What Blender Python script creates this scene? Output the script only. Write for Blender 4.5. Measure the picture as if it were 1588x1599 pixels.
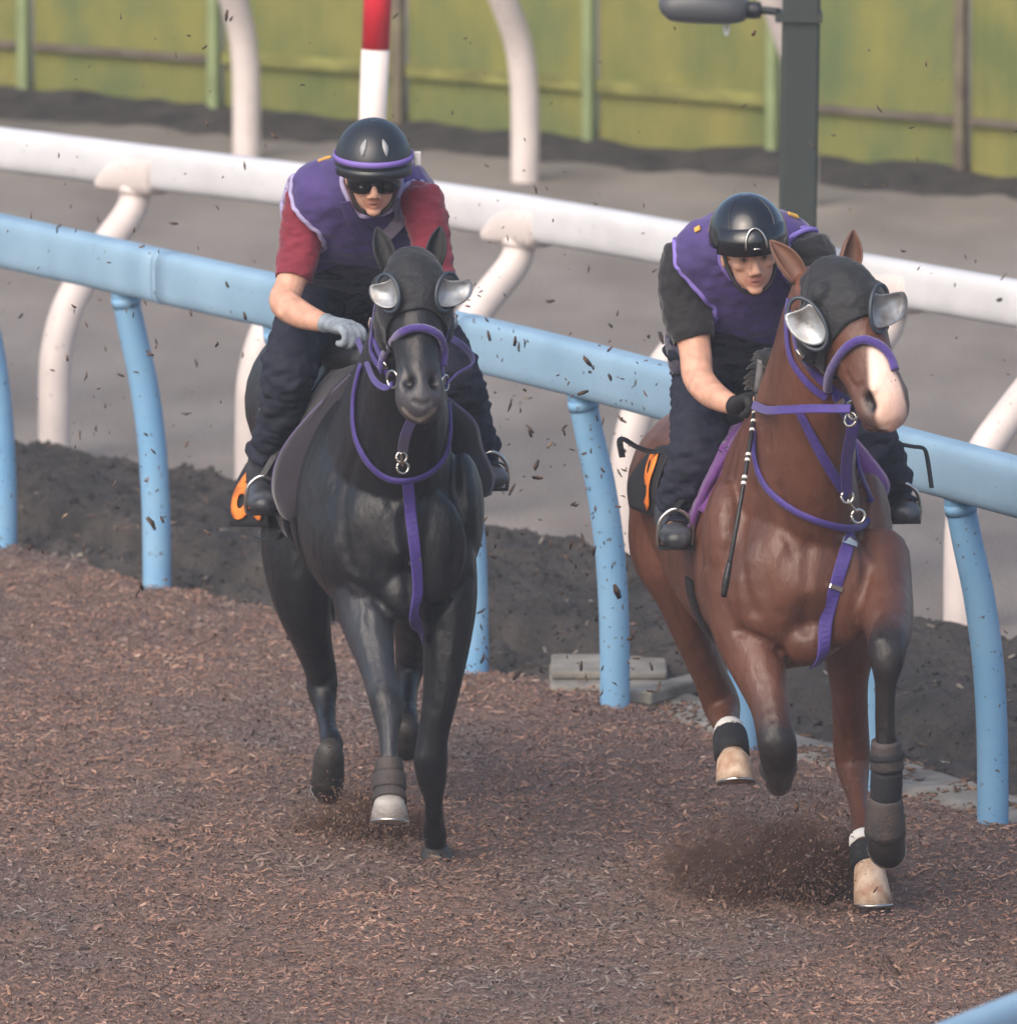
import bpy, math, random
import numpy as np
from mathutils import Vector, Matrix, kdtree, noise
from mathutils.bvhtree import BVHTree

random.seed(7)
RNG = np.random.default_rng(11)
scene = bpy.context.scene
for o in list(bpy.data.objects):
    bpy.data.objects.remove(o)
COL = scene.collection

# ------------------------------------------------------------------ camera
CAM_D, CAM_P, FPX, ZC = 48.0, math.radians(8.0), 24000.0, 1.09
FWD = Vector((0, math.cos(CAM_P), -math.sin(CAM_P)))
UPV = Vector((0, math.sin(CAM_P), math.cos(CAM_P)))
CAM = Vector((0, 0, ZC)) - FWD * CAM_D
cd = bpy.data.cameras.new('camera')
cd.sensor_fit = 'HORIZONTAL'
cd.sensor_width = 36.0
cd.lens = FPX * 36.0 / 1588.0
cd.clip_start = 0.5
cd.clip_end = 3000
cd.dof.use_dof = True
cd.dof.focus_distance = 46.6
cd.dof.aperture_fstop = 6.7
cam = bpy.data.objects.new('camera', cd)
COL.objects.link(cam)
cam.location = CAM
cam.rotation_euler = (math.radians(90) - CAM_P, 0, 0)
scene.camera = cam

# ------------------------------------------------------------------ world, sun, exposure
SUN_EL, SUN_AZ = math.radians(42), math.radians(212)      # azimuth clockwise from +Y: behind the camera, to the left
w = bpy.data.worlds.new('World')
scene.world = w
w.use_nodes = True
nt = w.node_tree
bg = nt.nodes['Background']
sky = nt.nodes.new('ShaderNodeTexSky')
sky.sky_type = 'NISHITA'
sky.sun_disc = False
sky.sun_elevation = SUN_EL
sky.sun_rotation = SUN_AZ
sky.air_density = 1.0
sky.dust_density = 4.0
sky.ozone_density = 1.0
nt.links.new(sky.outputs[0], bg.inputs[0])
bg.inputs[1].default_value = 0.15
sl = bpy.data.lights.new('sun', 'SUN')
sl.energy = 1.4
sl.angle = math.radians(60)
sl.color = (1.0, 0.88, 0.76)
sun = bpy.data.objects.new('sun', sl)
COL.objects.link(sun)
sd = Vector((math.sin(SUN_AZ) * math.cos(SUN_EL), math.cos(SUN_AZ) * math.cos(SUN_EL), math.sin(SUN_EL)))
sun.rotation_euler = sd.to_track_quat('Z', 'Y').to_euler()
sun.location = (-20, -40, 30)
vs = scene.view_settings
vs.view_transform = 'Standard'
vs.look = 'None'
vs.exposure = 0.58
vs.gamma = 1.0
vs.use_curve_mapping = False
scene.render.engine = 'CYCLES'

# ------------------------------------------------------------------ helpers
def ray(u, v):
    return FWD + Vector((1, 0, 0)) * ((u - 794.0) / FPX) + UPV * ((799.5 - v) / FPX)

def W(u, v, Y):
    """world point seen at photo position (u, v) that stands at depth y = Y"""
    d = ray(u, v)
    return CAM + d * ((Y - CAM.y) / d.y)

def G(u, v, z=0.0):
    """point of the ground (height z) seen at photo position (u, v)"""
    d = ray(u, v)
    return CAM + d * ((z - CAM.z) / d.z)

def tag(o, label=None, cat=None, group=None, kind=None):
    if label: o['label'] = label
    if cat: o['category'] = cat
    if group: o['group'] = group
    if kind: o['kind'] = kind
    return o

def empty(name, loc=(0, 0, 0), **k):
    o = bpy.data.objects.new(name, None)
    o.empty_display_size = 0.2
    o.location = loc
    COL.objects.link(o)
    return tag(o, **k)

def link(name, me, mat=None, parent=None, smooth=True):
    o = bpy.data.objects.new(name, me)
    if mat is not None:
        me.materials.clear()
        me.materials.append(mat)
    if smooth:
        me.polygons.foreach_set('use_smooth', [True] * len(me.polygons))
    COL.objects.link(o)
    if parent is not None:
        o.parent = parent
        # roots are unrotated Empties: keep world coordinates
        p = parent
        off = Vector((0, 0, 0))
        while p is not None:
            off += p.location
            p = p.parent
        o.location = -off
    return o

def mesh(name, verts, faces, mat=None, parent=None, smooth=True):
    me = bpy.data.meshes.new(name)
    me.from_pydata([tuple(v) for v in verts], [], [tuple(f) for f in faces])
    me.validate()
    return link(name, me, mat, parent, smooth)

def srgb(r, g, b):
    f = lambda c: (c / 255 / 12.92) if c / 255 <= 0.04045 else ((c / 255 + 0.055) / 1.055) ** 2.4
    return (f(r), f(g), f(b), 1.0)

def M(name, col, rough=0.6, var=0.0, vscale=8.0, bump=0.0, bscale=60.0, metal=0.0, spec=0.5, attr=None,
      col2=None, stretch=None, coat=0.0, sheen=0.0, trans=0.0, alpha=1.0, detail=6.0, bdist=0.01, specks=None, hair=0.0, rvar=0.0):
    m = bpy.data.materials.new(name)
    m.use_nodes = True
    n = m.node_tree.nodes
    l = m.node_tree.links
    b = n['Principled BSDF']
    b.inputs['Roughness'].default_value = rough
    b.inputs['Metallic'].default_value = metal
    b.inputs['Specular IOR Level'].default_value = spec
    if coat:
        b.inputs['Coat Weight'].default_value = coat
        b.inputs['Coat Roughness'].default_value = 0.25
    if sheen:
        b.inputs['Sheen Weight'].default_value = sheen
        b.inputs['Sheen Roughness'].default_value = 0.4
    if trans:
        b.inputs['Transmission Weight'].default_value = trans
    b.inputs['Alpha'].default_value = alpha
    tc = n.new('ShaderNodeTexCoord')
    src = tc.outputs['Object']
    if stretch:
        mp = n.new('ShaderNodeMapping')
        mp.inputs['Scale'].default_value = stretch
        l.new(src, mp.inputs[0])
        src = mp.outputs[0]
    if attr:
        a = n.new('ShaderNodeAttribute')
        a.attribute_name = attr
        base = a.outputs['Color']
    else:
        r = n.new('ShaderNodeRGB')
        r.outputs[0].default_value = col
        base = r.outputs[0]
    if var or col2:
        nz = n.new('ShaderNodeTexNoise')
        nz.inputs['Scale'].default_value = vscale
        nz.inputs['Detail'].default_value = detail
        l.new(src, nz.inputs['Vector'])
        rp = n.new('ShaderNodeValToRGB')
        rp.color_ramp.elements[0].position = 0.32
        rp.color_ramp.elements[1].position = 0.68
        l.new(nz.outputs[0], rp.inputs[0])
        mx = n.new('ShaderNodeMix')
        mx.data_type = 'RGBA'
        if col2:
            l.new(rp.outputs[0], mx.inputs[0])
            l.new(base, mx.inputs[6])
            mx.inputs[7].default_value = col2
        else:
            mx.blend_type = 'MULTIPLY'
            mx.inputs[0].default_value = 1.0
            rp.color_ramp.elements[0].color = (1 - var, 1 - var, 1 - var, 1)
            rp.color_ramp.elements[1].color = (1 + var, 1 + var, 1 + var, 1)
            l.new(base, mx.inputs[6])
            l.new(rp.outputs[0], mx.inputs[7])
        base = mx.outputs[2]
    if specks:                      # mud flecks: small spots of another colour
        sz = n.new('ShaderNodeTexNoise'); sz.inputs['Scale'].default_value = specks[0]; sz.inputs['Detail'].default_value = 3
        l.new(tc.outputs['Object'], sz.inputs['Vector'])
        sr = n.new('ShaderNodeMapRange'); sr.inputs[1].default_value = specks[1]; sr.inputs[2].default_value = specks[1] + 0.03
        l.new(sz.outputs[0], sr.inputs[0])
        sx = n.new('ShaderNodeMix'); sx.data_type = 'RGBA'
        l.new(sr.outputs[0], sx.inputs[0]); l.new(base, sx.inputs[6]); sx.inputs[7].default_value = specks[2]
        base = sx.outputs[2]
    l.new(base, b.inputs['Base Color'])
    if rvar:
        rz_ = n.new('ShaderNodeTexNoise'); rz_.inputs['Scale'].default_value = 7; rz_.inputs['Detail'].default_value = 6
        l.new(src, rz_.inputs['Vector'])
        rm = n.new('ShaderNodeMapRange'); rm.inputs[1].default_value = .3; rm.inputs[2].default_value = .7; rm.inputs[3].default_value = rough - rvar; rm.inputs[4].default_value = rough + rvar
        l.new(rz_.outputs[0], rm.inputs[0]); l.new(rm.outputs[0], b.inputs['Roughness'])
    if bump:
        nb = n.new('ShaderNodeTexNoise')
        nb.inputs['Scale'].default_value = bscale
        nb.inputs['Detail'].default_value = 5
        l.new(src, nb.inputs['Vector'])
        bp = n.new('ShaderNodeBump')
        bp.inputs['Strength'].default_value = bump
        bp.inputs['Distance'].default_value = bdist
        l.new(nb.outputs[0], bp.inputs['Height'])
        l.new(bp.outputs[0], b.inputs['Normal'])
        if hair:                    # short hair lying downwards
            mh = n.new('ShaderNodeMapping'); mh.inputs['Scale'].default_value = (260, 260, 45)
            l.new(tc.outputs['Object'], mh.inputs[0])
            nh = n.new('ShaderNodeTexNoise'); nh.inputs['Scale'].default_value = 1.0; nh.inputs['Detail'].default_value = 3
            l.new(mh.outputs[0], nh.inputs['Vector'])
            bh = n.new('ShaderNodeBump'); bh.inputs['Strength'].default_value = hair; bh.inputs['Distance'].default_value = 0.004
            l.new(nh.outputs[0], bh.inputs['Height']); l.new(bp.outputs[0], bh.inputs['Normal']); l.new(bh.outputs[0], b.inputs['Normal'])
    return m

def catmull(P, sub):
    """P: (n,k) array, returns the finer (m,k) array through the same rows"""
    P = np.asarray(P, float)
    n = len(P)
    if n < 3 or sub < 2:
        if n == 2:
            t = np.linspace(0, 1, sub + 1)[:, None]
            return P[0] * (1 - t) + P[1] * t
        return P
    out = []
    for i in range(n - 1):
        p0 = P[max(i - 1, 0)]; p1 = P[i]; p2 = P[i + 1]; p3 = P[min(i + 2, n - 1)]
        for k in range(sub):
            t = k / sub
            out.append(0.5 * ((2 * p1) + (-p0 + p2) * t + (2 * p0 - 5 * p1 + 4 * p2 - p3) * t * t + (-p0 + 3 * p1 - 3 * p2 + p3) * t ** 3))
    out.append(P[-1])
    return np.array(out)

def nrm(v):
    return v / max(np.linalg.norm(v), 1e-9)

def loft_raw(secs, side, n=18, sub=4, egg=0.0, cap=0.55, power=1.0):
    """secs: rows (x,y,z,rx,ry[,egg]); rx along side, ry along side x tangent"""
    A = [list(s) + ([egg] if len(s) == 5 else []) for s in secs]
    A = catmull(A, sub)
    m = len(A)
    side = nrm(np.asarray(side, float))
    V = []
    for i in range(m):
        t = nrm(A[min(i + 1, m - 1), :3] - A[max(i - 1, 0), :3])
        s = side - side.dot(t) * t
        if np.linalg.norm(s) < 1e-3:
            s = np.cross(t, [0, 0, 1.0])
        s = nrm(s)
        nn = np.cross(s, t)
        rx, ry, eg = max(A[i, 3], 1e-4), max(A[i, 4], 1e-4), A[i, 5]
        for k in range(n):
            a = 2 * math.pi * k / n
            ca, sa = math.cos(a), math.sin(a)
            if power != 1.0:
                ca = math.copysign(abs(ca) ** power, ca)
                sa = math.copysign(abs(sa) ** power, sa)
            V.append(A[i, :3] + s * rx * ca * (1 - eg * sa) + nn * ry * sa)
    F = []
    for i in range(m - 1):
        for k in range(n):
            k2 = (k + 1) % n
            F.append((i * n + k, (i + 1) * n + k, (i + 1) * n + k2, i * n + k2))
    t0 = nrm(A[0, :3] - A[1, :3]); t1 = nrm(A[-1, :3] - A[-2, :3])
    r0 = min(A[0, 3], A[0, 4]); r1 = min(A[-1, 3], A[-1, 4])
    i0 = len(V); V.append(A[0, :3] + t0 * r0 * cap)
    i1 = len(V); V.append(A[-1, :3] + t1 * r1 * cap)
    for k in range(n):
        k2 = (k + 1) % n
        F.append((i0, k, k2))
        F.append((i1, (m - 1) * n + k2, (m - 1) * n + k))
    return V, F

class Flesh:
    """collects closed shells with a label and a colour each, then fuses them into one continuous skin"""
    def __init__(self):
        self.V = []; self.F = []; self.S = []     # S: sample (pos, label, colour)
    def loft(self, secs, side, label='skin', col=(1, 1, 1), cols=None, sub=4, n=18, egg=0.0, cap=0.55, power=1.0, labels=None):
        V, F = loft_raw(secs, side, n, sub, egg, cap, power)
        b = len(self.V)
        self.V += V
        self.F += [tuple(i + b for i in f) for f in F]
        m = len(V) - 2
        rings = m // n
        ns = len(secs)
        for i, p in enumerate(V):
            r = (i // n) / max(rings - 1, 1) * (ns - 1) if i < m else (0 if i == m else ns - 1)
            c = col
            if cols:
                a = int(min(r, ns - 1)); f = r - a; bb = min(a + 1, ns - 1)
                c = tuple(cols[a][k] * (1 - f) + cols[bb][k] * f for k in range(3))
            lb = label
            if labels:
                lb = labels[int(round(r))]
            self.S.append((p, lb, c))
    def blob(self, c, r, label='skin', col=(1, 1, 1), rot=None):
        b = len(self.V)
        n, m = 14, 9
        R = rot if rot is not None else Matrix.Identity(3)
        pts = []
        for i in range(m + 1):
            th = math.pi * i / m
            for k in range(n):
                a = 2 * math.pi * k / n
                pts.append(Vector(c) + R @ Vector((r[0] * math.sin(th) * math.cos(a), r[1] * math.sin(th) * math.sin(a), r[2] * math.cos(th))))
        self.V += [np.array(p) for p in pts]
        for i in range(m):
            for k in range(n):
                k2 = (k + 1) % n
                self.F.append((b + i * n + k, b + (i + 1) * n + k, b + (i + 1) * n + k2, b + i * n + k2))
        for p in pts:
            self.S.append((np.array(p), label, col))
    def build(self, name, voxel=0.012, smooth=6, dents=(), vote=8):
        me = bpy.data.meshes.new(name + '_raw')
        me.from_pydata([tuple(v) for v in self.V], [], self.F)
        me.validate()
        o = bpy.data.objects.new(name + '_raw', me)
        COL.objects.link(o)
        r = o.modifiers.new('r', 'REMESH')
        r.mode = 'VOXEL'; r.voxel_size = voxel
        s = o.modifiers.new('s', 'SMOOTH')
        s.factor = 0.5; s.iterations = smooth
        dg = bpy.context.evaluated_depsgraph_get()
        dg.update()
        out = bpy.data.meshes.new_from_object(o.evaluated_get(dg))
        bpy.data.objects.remove(o)
        out.name = name
        nv = len(out.vertices)
        co = np.empty(nv * 3); out.vertices.foreach_get('co', co); co = co.reshape(-1, 3)
        no = np.empty(nv * 3); out.vertices.foreach_get('normal', no); no = no.reshape(-1, 3)
        kd = kdtree.KDTree(len(self.S))
        for i, sm in enumerate(self.S):
            kd.insert(sm[0], i)
        kd.balance()
        labels = []
        cols = np.ones((nv, 4))
        for i in range(nv):
            hits = kd.find_n(co[i], 3)
            labels.append(self.S[hits[0][1]][1])
            ws = 0; c = np.zeros(3)
            for (_, j, d) in hits:
                wgt = 1.0 / (d * d + 1e-4)
                ws += wgt; c += wgt * np.array(self.S[j][2])
            cols[i, :3] = c / ws
        for (c, rad, depth, dcol) in dents:
            d = np.linalg.norm(co - np.array(c), axis=1)
            wgt = np.exp(-(d / rad) ** 2)
            co -= no * (wgt * depth)[:, None]
            if dcol is not None:
                k = np.clip(wgt * 1.6, 0, 1)[:, None]
                cols[:, :3] = cols[:, :3] * (1 - k) + np.array(dcol) * k
        out.vertices.foreach_set('co', co.ravel())
        out.update()
        at = out.color_attributes.new('coat', 'FLOAT_COLOR', 'POINT')
        at.data.foreach_set('color', cols.ravel())
        # tidy the borders between labels: majority vote over the mesh neighbours
        names = sorted(set(labels)); ix = {n_: i for i, n_ in enumerate(names)}
        lab = np.array([ix[l_] for l_ in labels])
        ne = len(out.edges)
        ed = np.empty(ne * 2, dtype=np.int32); out.edges.foreach_get('vertices', ed); ed = ed.reshape(-1, 2)
        for _ in range(vote):
            votes = np.zeros((nv, len(names)))
            votes[np.arange(nv), lab] += 1.5
            np.add.at(votes, (ed[:, 0], lab[ed[:, 1]]), 1.0)
            np.add.at(votes, (ed[:, 1], lab[ed[:, 0]]), 1.0)
            lab = votes.argmax(1)
        self.labels = np.array([names[i] for i in lab], dtype=object)
        self.cols = cols
        return out

def garment(name, src, labels, keep, off, mat, parent, wrinkle=0.0, wscale=14.0, smooth_it=5, extra=None, thick=0.004, loops=None):
    """cloth that lies on part of a body: a copy of those faces, lifted off the skin"""
    nv = len(src.vertices)
    co = np.empty(nv * 3); src.vertices.foreach_get('co', co); co = co.reshape(-1, 3)
    no = np.empty(nv * 3); src.vertices.foreach_get('normal', no); no = no.reshape(-1, 3)
    mask = np.isin(labels, keep)
    if extra is not None:
        mask = mask & extra(co)
    faces = [tuple(p.vertices) for p in src.polygons]
    faces = [f for f in faces if all(mask[i] for i in f)]
    used = sorted({i for f in faces for i in f})
    if not used:
        print('EMPTY GARMENT', name)
        return None
    idx = {g: k for k, g in enumerate(used)}
    F = [tuple(idx[i] for i in f) for f in faces]
    V = co[used].copy()
    N = no[used]
    # smooth the ragged border
    ec = {}
    for f in F:
        for a in range(len(f)):
            e = tuple(sorted((f[a], f[(a + 1) % len(f)])))
            ec[e] = ec.get(e, 0) + 1
    nb = {}
    for e, c in ec.items():
        if c == 1:
            nb.setdefault(e[0], []).append(e[1]); nb.setdefault(e[1], []).append(e[0])
    for _ in range(smooth_it):
        new = {i: (V[i] * 0.4 + 0.6 * np.mean([V[j] for j in js], axis=0)) for i, js in nb.items()}
        for i, p in new.items():
            V[i] = p
    o = np.full(len(V), off)
    if wrinkle:
        for i in range(len(V)):
            p = Vector(V[i]) * wscale
            q = Vector((p.x * 1.0, p.y * 1.0, p.z * 1.6))
            o[i] += wrinkle * max(0.0, 0.75 + noise.noise(q) + 0.5 * noise.noise(q * 2.3))
    V = V + N * o[:, None]
    me = bpy.data.meshes.new(name)
    me.from_pydata([tuple(p) for p in V], [], F)
    me.validate()
    if loops is not None:          # ordered border loops, smoothed, for the trims
        left = {k: list(v) for k, v in nb.items()}
        seen = set()
        for st in list(left):
            if st in seen: continue
            lp_ = [st]; seen.add(st); cur = st
            while True:
                nx_ = [j for j in left[cur] if j not in seen]
                if not nx_: break
                cur = nx_[0]; seen.add(cur); lp_.append(cur)
            if len(lp_) < 25: continue
            Q = V[lp_].copy()
            for _ in range(14):
                Q = 0.5 * Q + 0.25 * (np.roll(Q, 1, 0) + np.roll(Q, -1, 0))
            loops.append(Q[::3])
    ob = link(name, me, mat, parent)
    sm = ob.modifiers.new('thickness', 'SOLIDIFY')
    sm.thickness = thick; sm.offset = -1
    return ob

def bvh_of(me):
    return BVHTree.FromPolygons([v.co for v in me.vertices], [tuple(p.vertices) for p in me.polygons])

def on_surface(bvh, u, v, lift=0.004):
    h = bvh.ray_cast(CAM, ray(u, v).normalized())
    if h[0] is None:
        return None, None
    return h[0] + h[1] * lift, h[1]

def ribbon(name, P, N, width, thick, mat, parent=None, sub=6, round_=False):
    """strap of rectangular section along points P whose flat side faces N"""
    A = catmull([list(p) + list(n) for p, n in zip(P, N)], sub)
    V = []; F = []
    m = len(A)
    for i in range(m):
        t = nrm(A[min(i + 1, m - 1), :3] - A[max(i - 1, 0), :3])
        n = nrm(A[i, 3:6]); n = nrm(n - n.dot(t) * t)
        s = np.cross(t, n)
        c = A[i, :3]
        wv = width(i / (m - 1)) if callable(width) else width
        if round_:
            for k in range(10):
                a = 2 * math.pi * k / 10
                V.append(c + s * wv / 2 * math.cos(a) + n * thick / 2 * math.sin(a))
        else:
            b = thick * 0.3
            for (x, y) in ((-1, -.5), (-1, .2), (-.86, .5), (.86, .5), (1, .2), (1, -.5)):
                V.append(c + s * x * wv / 2 + n * y * thick)
    q = 10 if round_ else 6
    for i in range(m - 1):
        for k in range(q):
            k2 = (k + 1) % q
            F.append((i * q + k, i * q + k2, (i + 1) * q + k2, (i + 1) * q + k))
    F.append(tuple(range(q))[::-1]); F.append(tuple((m - 1) * q + k for k in range(q)))
    return mesh(name, V, F, mat, parent, smooth=round_)

def tube(name, P, r, mat, parent=None, sub=6, n=12, closed=False):
    """round bar through points P, radius r (number or one per point)"""
    P = [list(p) for p in P]
    if closed:
        P = P + [P[0]]
    rr = r if hasattr(r, '__len__') else [r] * len(P)
    secs = [p + [a, a] for p, a in zip(P, rr)]
    t = np.array(P[-1 if not closed else 1]) - np.array(P[0])
    side = np.cross(nrm(t), [0.31, 0.22, 0.92])
    if np.linalg.norm(side) < 0.1:
        side = np.array([1.0, 0, 0])
    # parallel-transport frame
    A = catmull(secs, sub)
    m = len(A)
    V = []; F = []
    s = nrm(side)
    for i in range(m):
        tt = nrm(A[min(i + 1, m - 1), :3] - A[max(i - 1, 0), :3])
        if closed and i in (0, m - 1):
            tt = nrm(A[1, :3] - A[m - 2, :3])
        s = nrm(s - s.dot(tt) * tt)
        q = np.cross(s, tt)
        for k in range(n):
            a = 2 * math.pi * k / n
            V.append(A[i, :3] + (s * math.cos(a) + q * math.sin(a)) * A[i, 3])
    for i in range(m - 1):
        for k in range(n):
            k2 = (k + 1) % n
            F.append((i * n + k, (i + 1) * n + k, (i + 1) * n + k2, i * n + k2))
    F.append(tuple(range(n))); F.append(tuple((m - 1) * n + k for k in range(n))[::-1])
    return mesh(name, V, F, mat, parent)

def box(name, c, size, mat, parent=None, rz=0.0, bevel=0.0, R=None):
    hx, hy, hz = [s / 2 for s in size]
    R = R if R is not None else Matrix.Rotation(rz, 3, 'Z')
    V = [Vector(c) + R @ Vector((x * hx, y * hy, z * hz)) for x in (-1, 1) for y in (-1, 1) for z in (-1, 1)]
    F = [(0, 1, 3, 2), (4, 6, 7, 5), (0, 4, 5, 1), (2, 3, 7, 6), (0, 2, 6, 4), (1, 5, 7, 3)]
    o = mesh(name, V, F, mat, parent, smooth=False)
    if bevel:
        b = o.modifiers.new('bevel', 'BEVEL'); b.width = bevel; b.segments = 2
    return o

# ------------------------------------------------------------------ materials of the place
m_sand = M('grey_track_sand', srgb(135, 128, 122), 0.95, col2=srgb(112, 105, 100), vscale=2.2, bump=0.8, bscale=60, stretch=(1, 0.35, 1), detail=9)
m_soil = M('chip_bed', srgb(132, 106, 95), 0.95, col2=srgb(88, 71, 64), vscale=48, bump=1.0, bscale=70, bdist=0.03, detail=12, stretch=(1, .8, 1))
m_chip = M('wood_chips', (1, 1, 1, 1), 0.9, attr='tint', var=0.25, vscale=40)
m_berm = M('dark_berm', srgb(70, 65, 62), 0.95, col2=srgb(44, 42, 41), vscale=7, bump=1.0, bscale=30, bdist=0.03)
m_conc = M('concrete', srgb(146, 142, 134), 0.9, col2=srgb(96, 92, 86), vscale=7, bump=0.4, bscale=50)
m_blue = M('blue_rail_plastic', srgb(142, 174, 197), 0.5, col2=srgb(124, 156, 180), vscale=3.5, bump=0.05, bscale=25, detail=8, specks=(60, 0.70, srgb(92, 84, 78)))
m_bluep = M('blue_post_plastic', srgb(112, 162, 202), 0.48, col2=srgb(130, 172, 204), vscale=5, bump=0.05, bscale=25, detail=8, specks=(55, 0.665, srgb(84, 74, 66)))
m_white = M('white_rail_plastic', srgb(200, 201, 204), 0.45, var=0.08, vscale=6, detail=9, specks=(60, 0.715, srgb(120, 110, 100)))
m_whitep = M('white_post_plastic', srgb(206, 196, 192), 0.5, var=0.08, vscale=6, detail=9, specks=(55, 0.69, srgb(110, 98, 88)))
m_green = M('fence_sheet', srgb(128, 127, 66), 0.85, col2=srgb(92, 106, 66), vscale=2.0, stretch=(2.0, 2.0, 1.2), bump=0.3, bscale=14, detail=8)
m_green2 = M('fence_sheet_faded', srgb(134, 130, 70), 0.85, col2=srgb(98, 108, 60), vscale=2.0, stretch=(2.0, 2.0, 1.2), bump=0.3, bscale=14, detail=8)
m_gpost = M('fence_post_paint', srgb(132, 146, 104), 0.6, var=0.12, vscale=8)
m_gpost2 = M('fence_post_weathered', srgb(128, 122, 96), 0.7, col2=srgb(92, 76, 72), vscale=5)
m_grail = M('fence_rail_paint', srgb(126, 126, 68), 0.75, var=0.4, vscale=5, stretch=(1, 1, 4))
m_grust = M('fence_rail_weathered', srgb(112, 104, 92), 0.8, col2=srgb(88, 78, 72), vscale=6)
m_pole = M('grey_green_pole_paint', srgb(48, 55, 53), 0.5, var=0.1, vscale=6)
m_lamp = M('floodlight_housing', srgb(74, 76, 80), 0.45, var=0.05)
m_lampd = M('floodlight_dark_metal', srgb(40, 42, 46), 0.4)
m_lens = M('floodlight_glass', srgb(205, 210, 214), 0.25)
m_red = M('red_stripe_paint', srgb(206, 40, 54), 0.5, var=0.1)
m_wst = M('white_stripe_paint', srgb(232, 220, 214), 0.5, var=0.05)

def ground_line(px, ext0=3, ext1=3, e=1.3):
    P = [G(u, v) for u, v in px]
    a = (P[0] - P[1]).normalized(); b = (P[-1] - P[-2]).normalized()
    P = [P[0] + a * e * k for k in range(ext0, 0, -1)] + P + [P[-1] + b * e * k for k in range(1, ext1 + 1)]
    return P

BLUE_PX = [(5, 861), (245, 923), (482, 984), (740, 1047), (960, 1108), (1160, 1170), (1360, 1235), (1550, 1294)]
WHITE_PX = [(85, 708), (392, 752), (668, 799), (978, 862), (1240, 916), (1500, 969)]
blue_base = ground_line(BLUE_PX, 3, 3, 0.95)
white_base = ground_line(WHITE_PX, 3, 3, 1.4)

def lerp_line(P, k):
    i = int(max(0, min(len(P) - 2, math.floor(k)))); f = k - i
    return P[i] * (1 - f) + P[i + 1] * f

def at_x(P, x):
    """point of the ground line P at lateral position x"""
    for a, b in zip(P[:-1], P[1:]):
        if a.x <= x <= b.x:
            f = (x - a.x) / (b.x - a.x)
            return a * (1 - f) + b * f
    if x < P[0].x:
        d = P[1] - P[0]
        return P[0] + d * ((x - P[0].x) / d.x)
    d = P[-1] - P[-2]
    return P[-1] + d * ((x - P[-1].x) / d.x)

# ------------------------------------------------------------------ ground: one wide sheet, chip track on top
S = 300
g = mesh('ground', [(-S, -S, -0.03), (S, -S, -0.03), (S, S, -0.03), (-S, S, -0.03)], [(0, 1, 2, 3)], m_sand)
tag(g, 'grey sand of the outer track stretching to the green fence', 'ground', kind='structure')

def hgt(x, y):
    p = Vector((x, y, 0))
    return 0.022 * noise.noise(p * 1.7) + 0.018 * noise.noise(p * 4.3) + 0.012 * noise.noise(p * 10.0) + prints(x, y)

HP = [(RNG.uniform(-3.4, 3.4), RNG.uniform(-12, 7), RNG.uniform(.05, .10), RNG.uniform(.018, .045)) for _ in range(240)]
HPA = np.array(HP)
def prints(x, y):
    d = ((HPA[:, 0] - x) ** 2 + ((HPA[:, 1] - y) / 1.5) ** 2) / HPA[:, 2] ** 2
    m_ = d < 6
    if not m_.any(): return 0.0
    return float((HPA[m_, 3] * (-np.exp(-d[m_]) + 0.7 * np.exp(-(d[m_] - 2.2) ** 2))).sum())
def track_edge(x):
    p = at_x(blue_base, x)
    return p.y + 0.32 + 0.10 * noise.noise(Vector((x * 1.8, 3.1, 0))) + 0.05 * noise.noise(Vector((x * 6.0, 7.1, 0)))

nx, ny = 240, 520
xs = np.linspace(-6.5, 6.5, nx)
V = []; F = []
for i, x in enumerate(xs):
    e = track_edge(x)
    for j in range(ny):
        t = j / (ny - 1)
        y = -14 + (e + 14) * t
        z = 0.012 + hgt(x, y)
        d = e - y
        z -= 0.05 * max(0, 1 - d / 0.25)
        V.append((x, y, z))
for i in range(nx - 1):
    for j in range(ny - 1):
        F.append((i * ny + j, (i + 1) * ny + j, (i + 1) * ny + j + 1, i * ny + j + 1))
tr_pts = V
tr = mesh('track', V, F, m_soil)
tag(tr, 'reddish brown wood chip track the horses gallop on', 'track', kind='structure')
# the rest of the track outside the fine sheet
b0 = len(blue_base)
far = mesh('track', [(-120, -120, -0.02), (120, -120, -0.02), (120, -13.9, -0.02), (-120, -13.9, -0.02)], [(0, 1, 2, 3)], m_soil)
tag(far, 'brown wood chip track nearer the stand, out of view', 'track', kind='structure')

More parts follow.
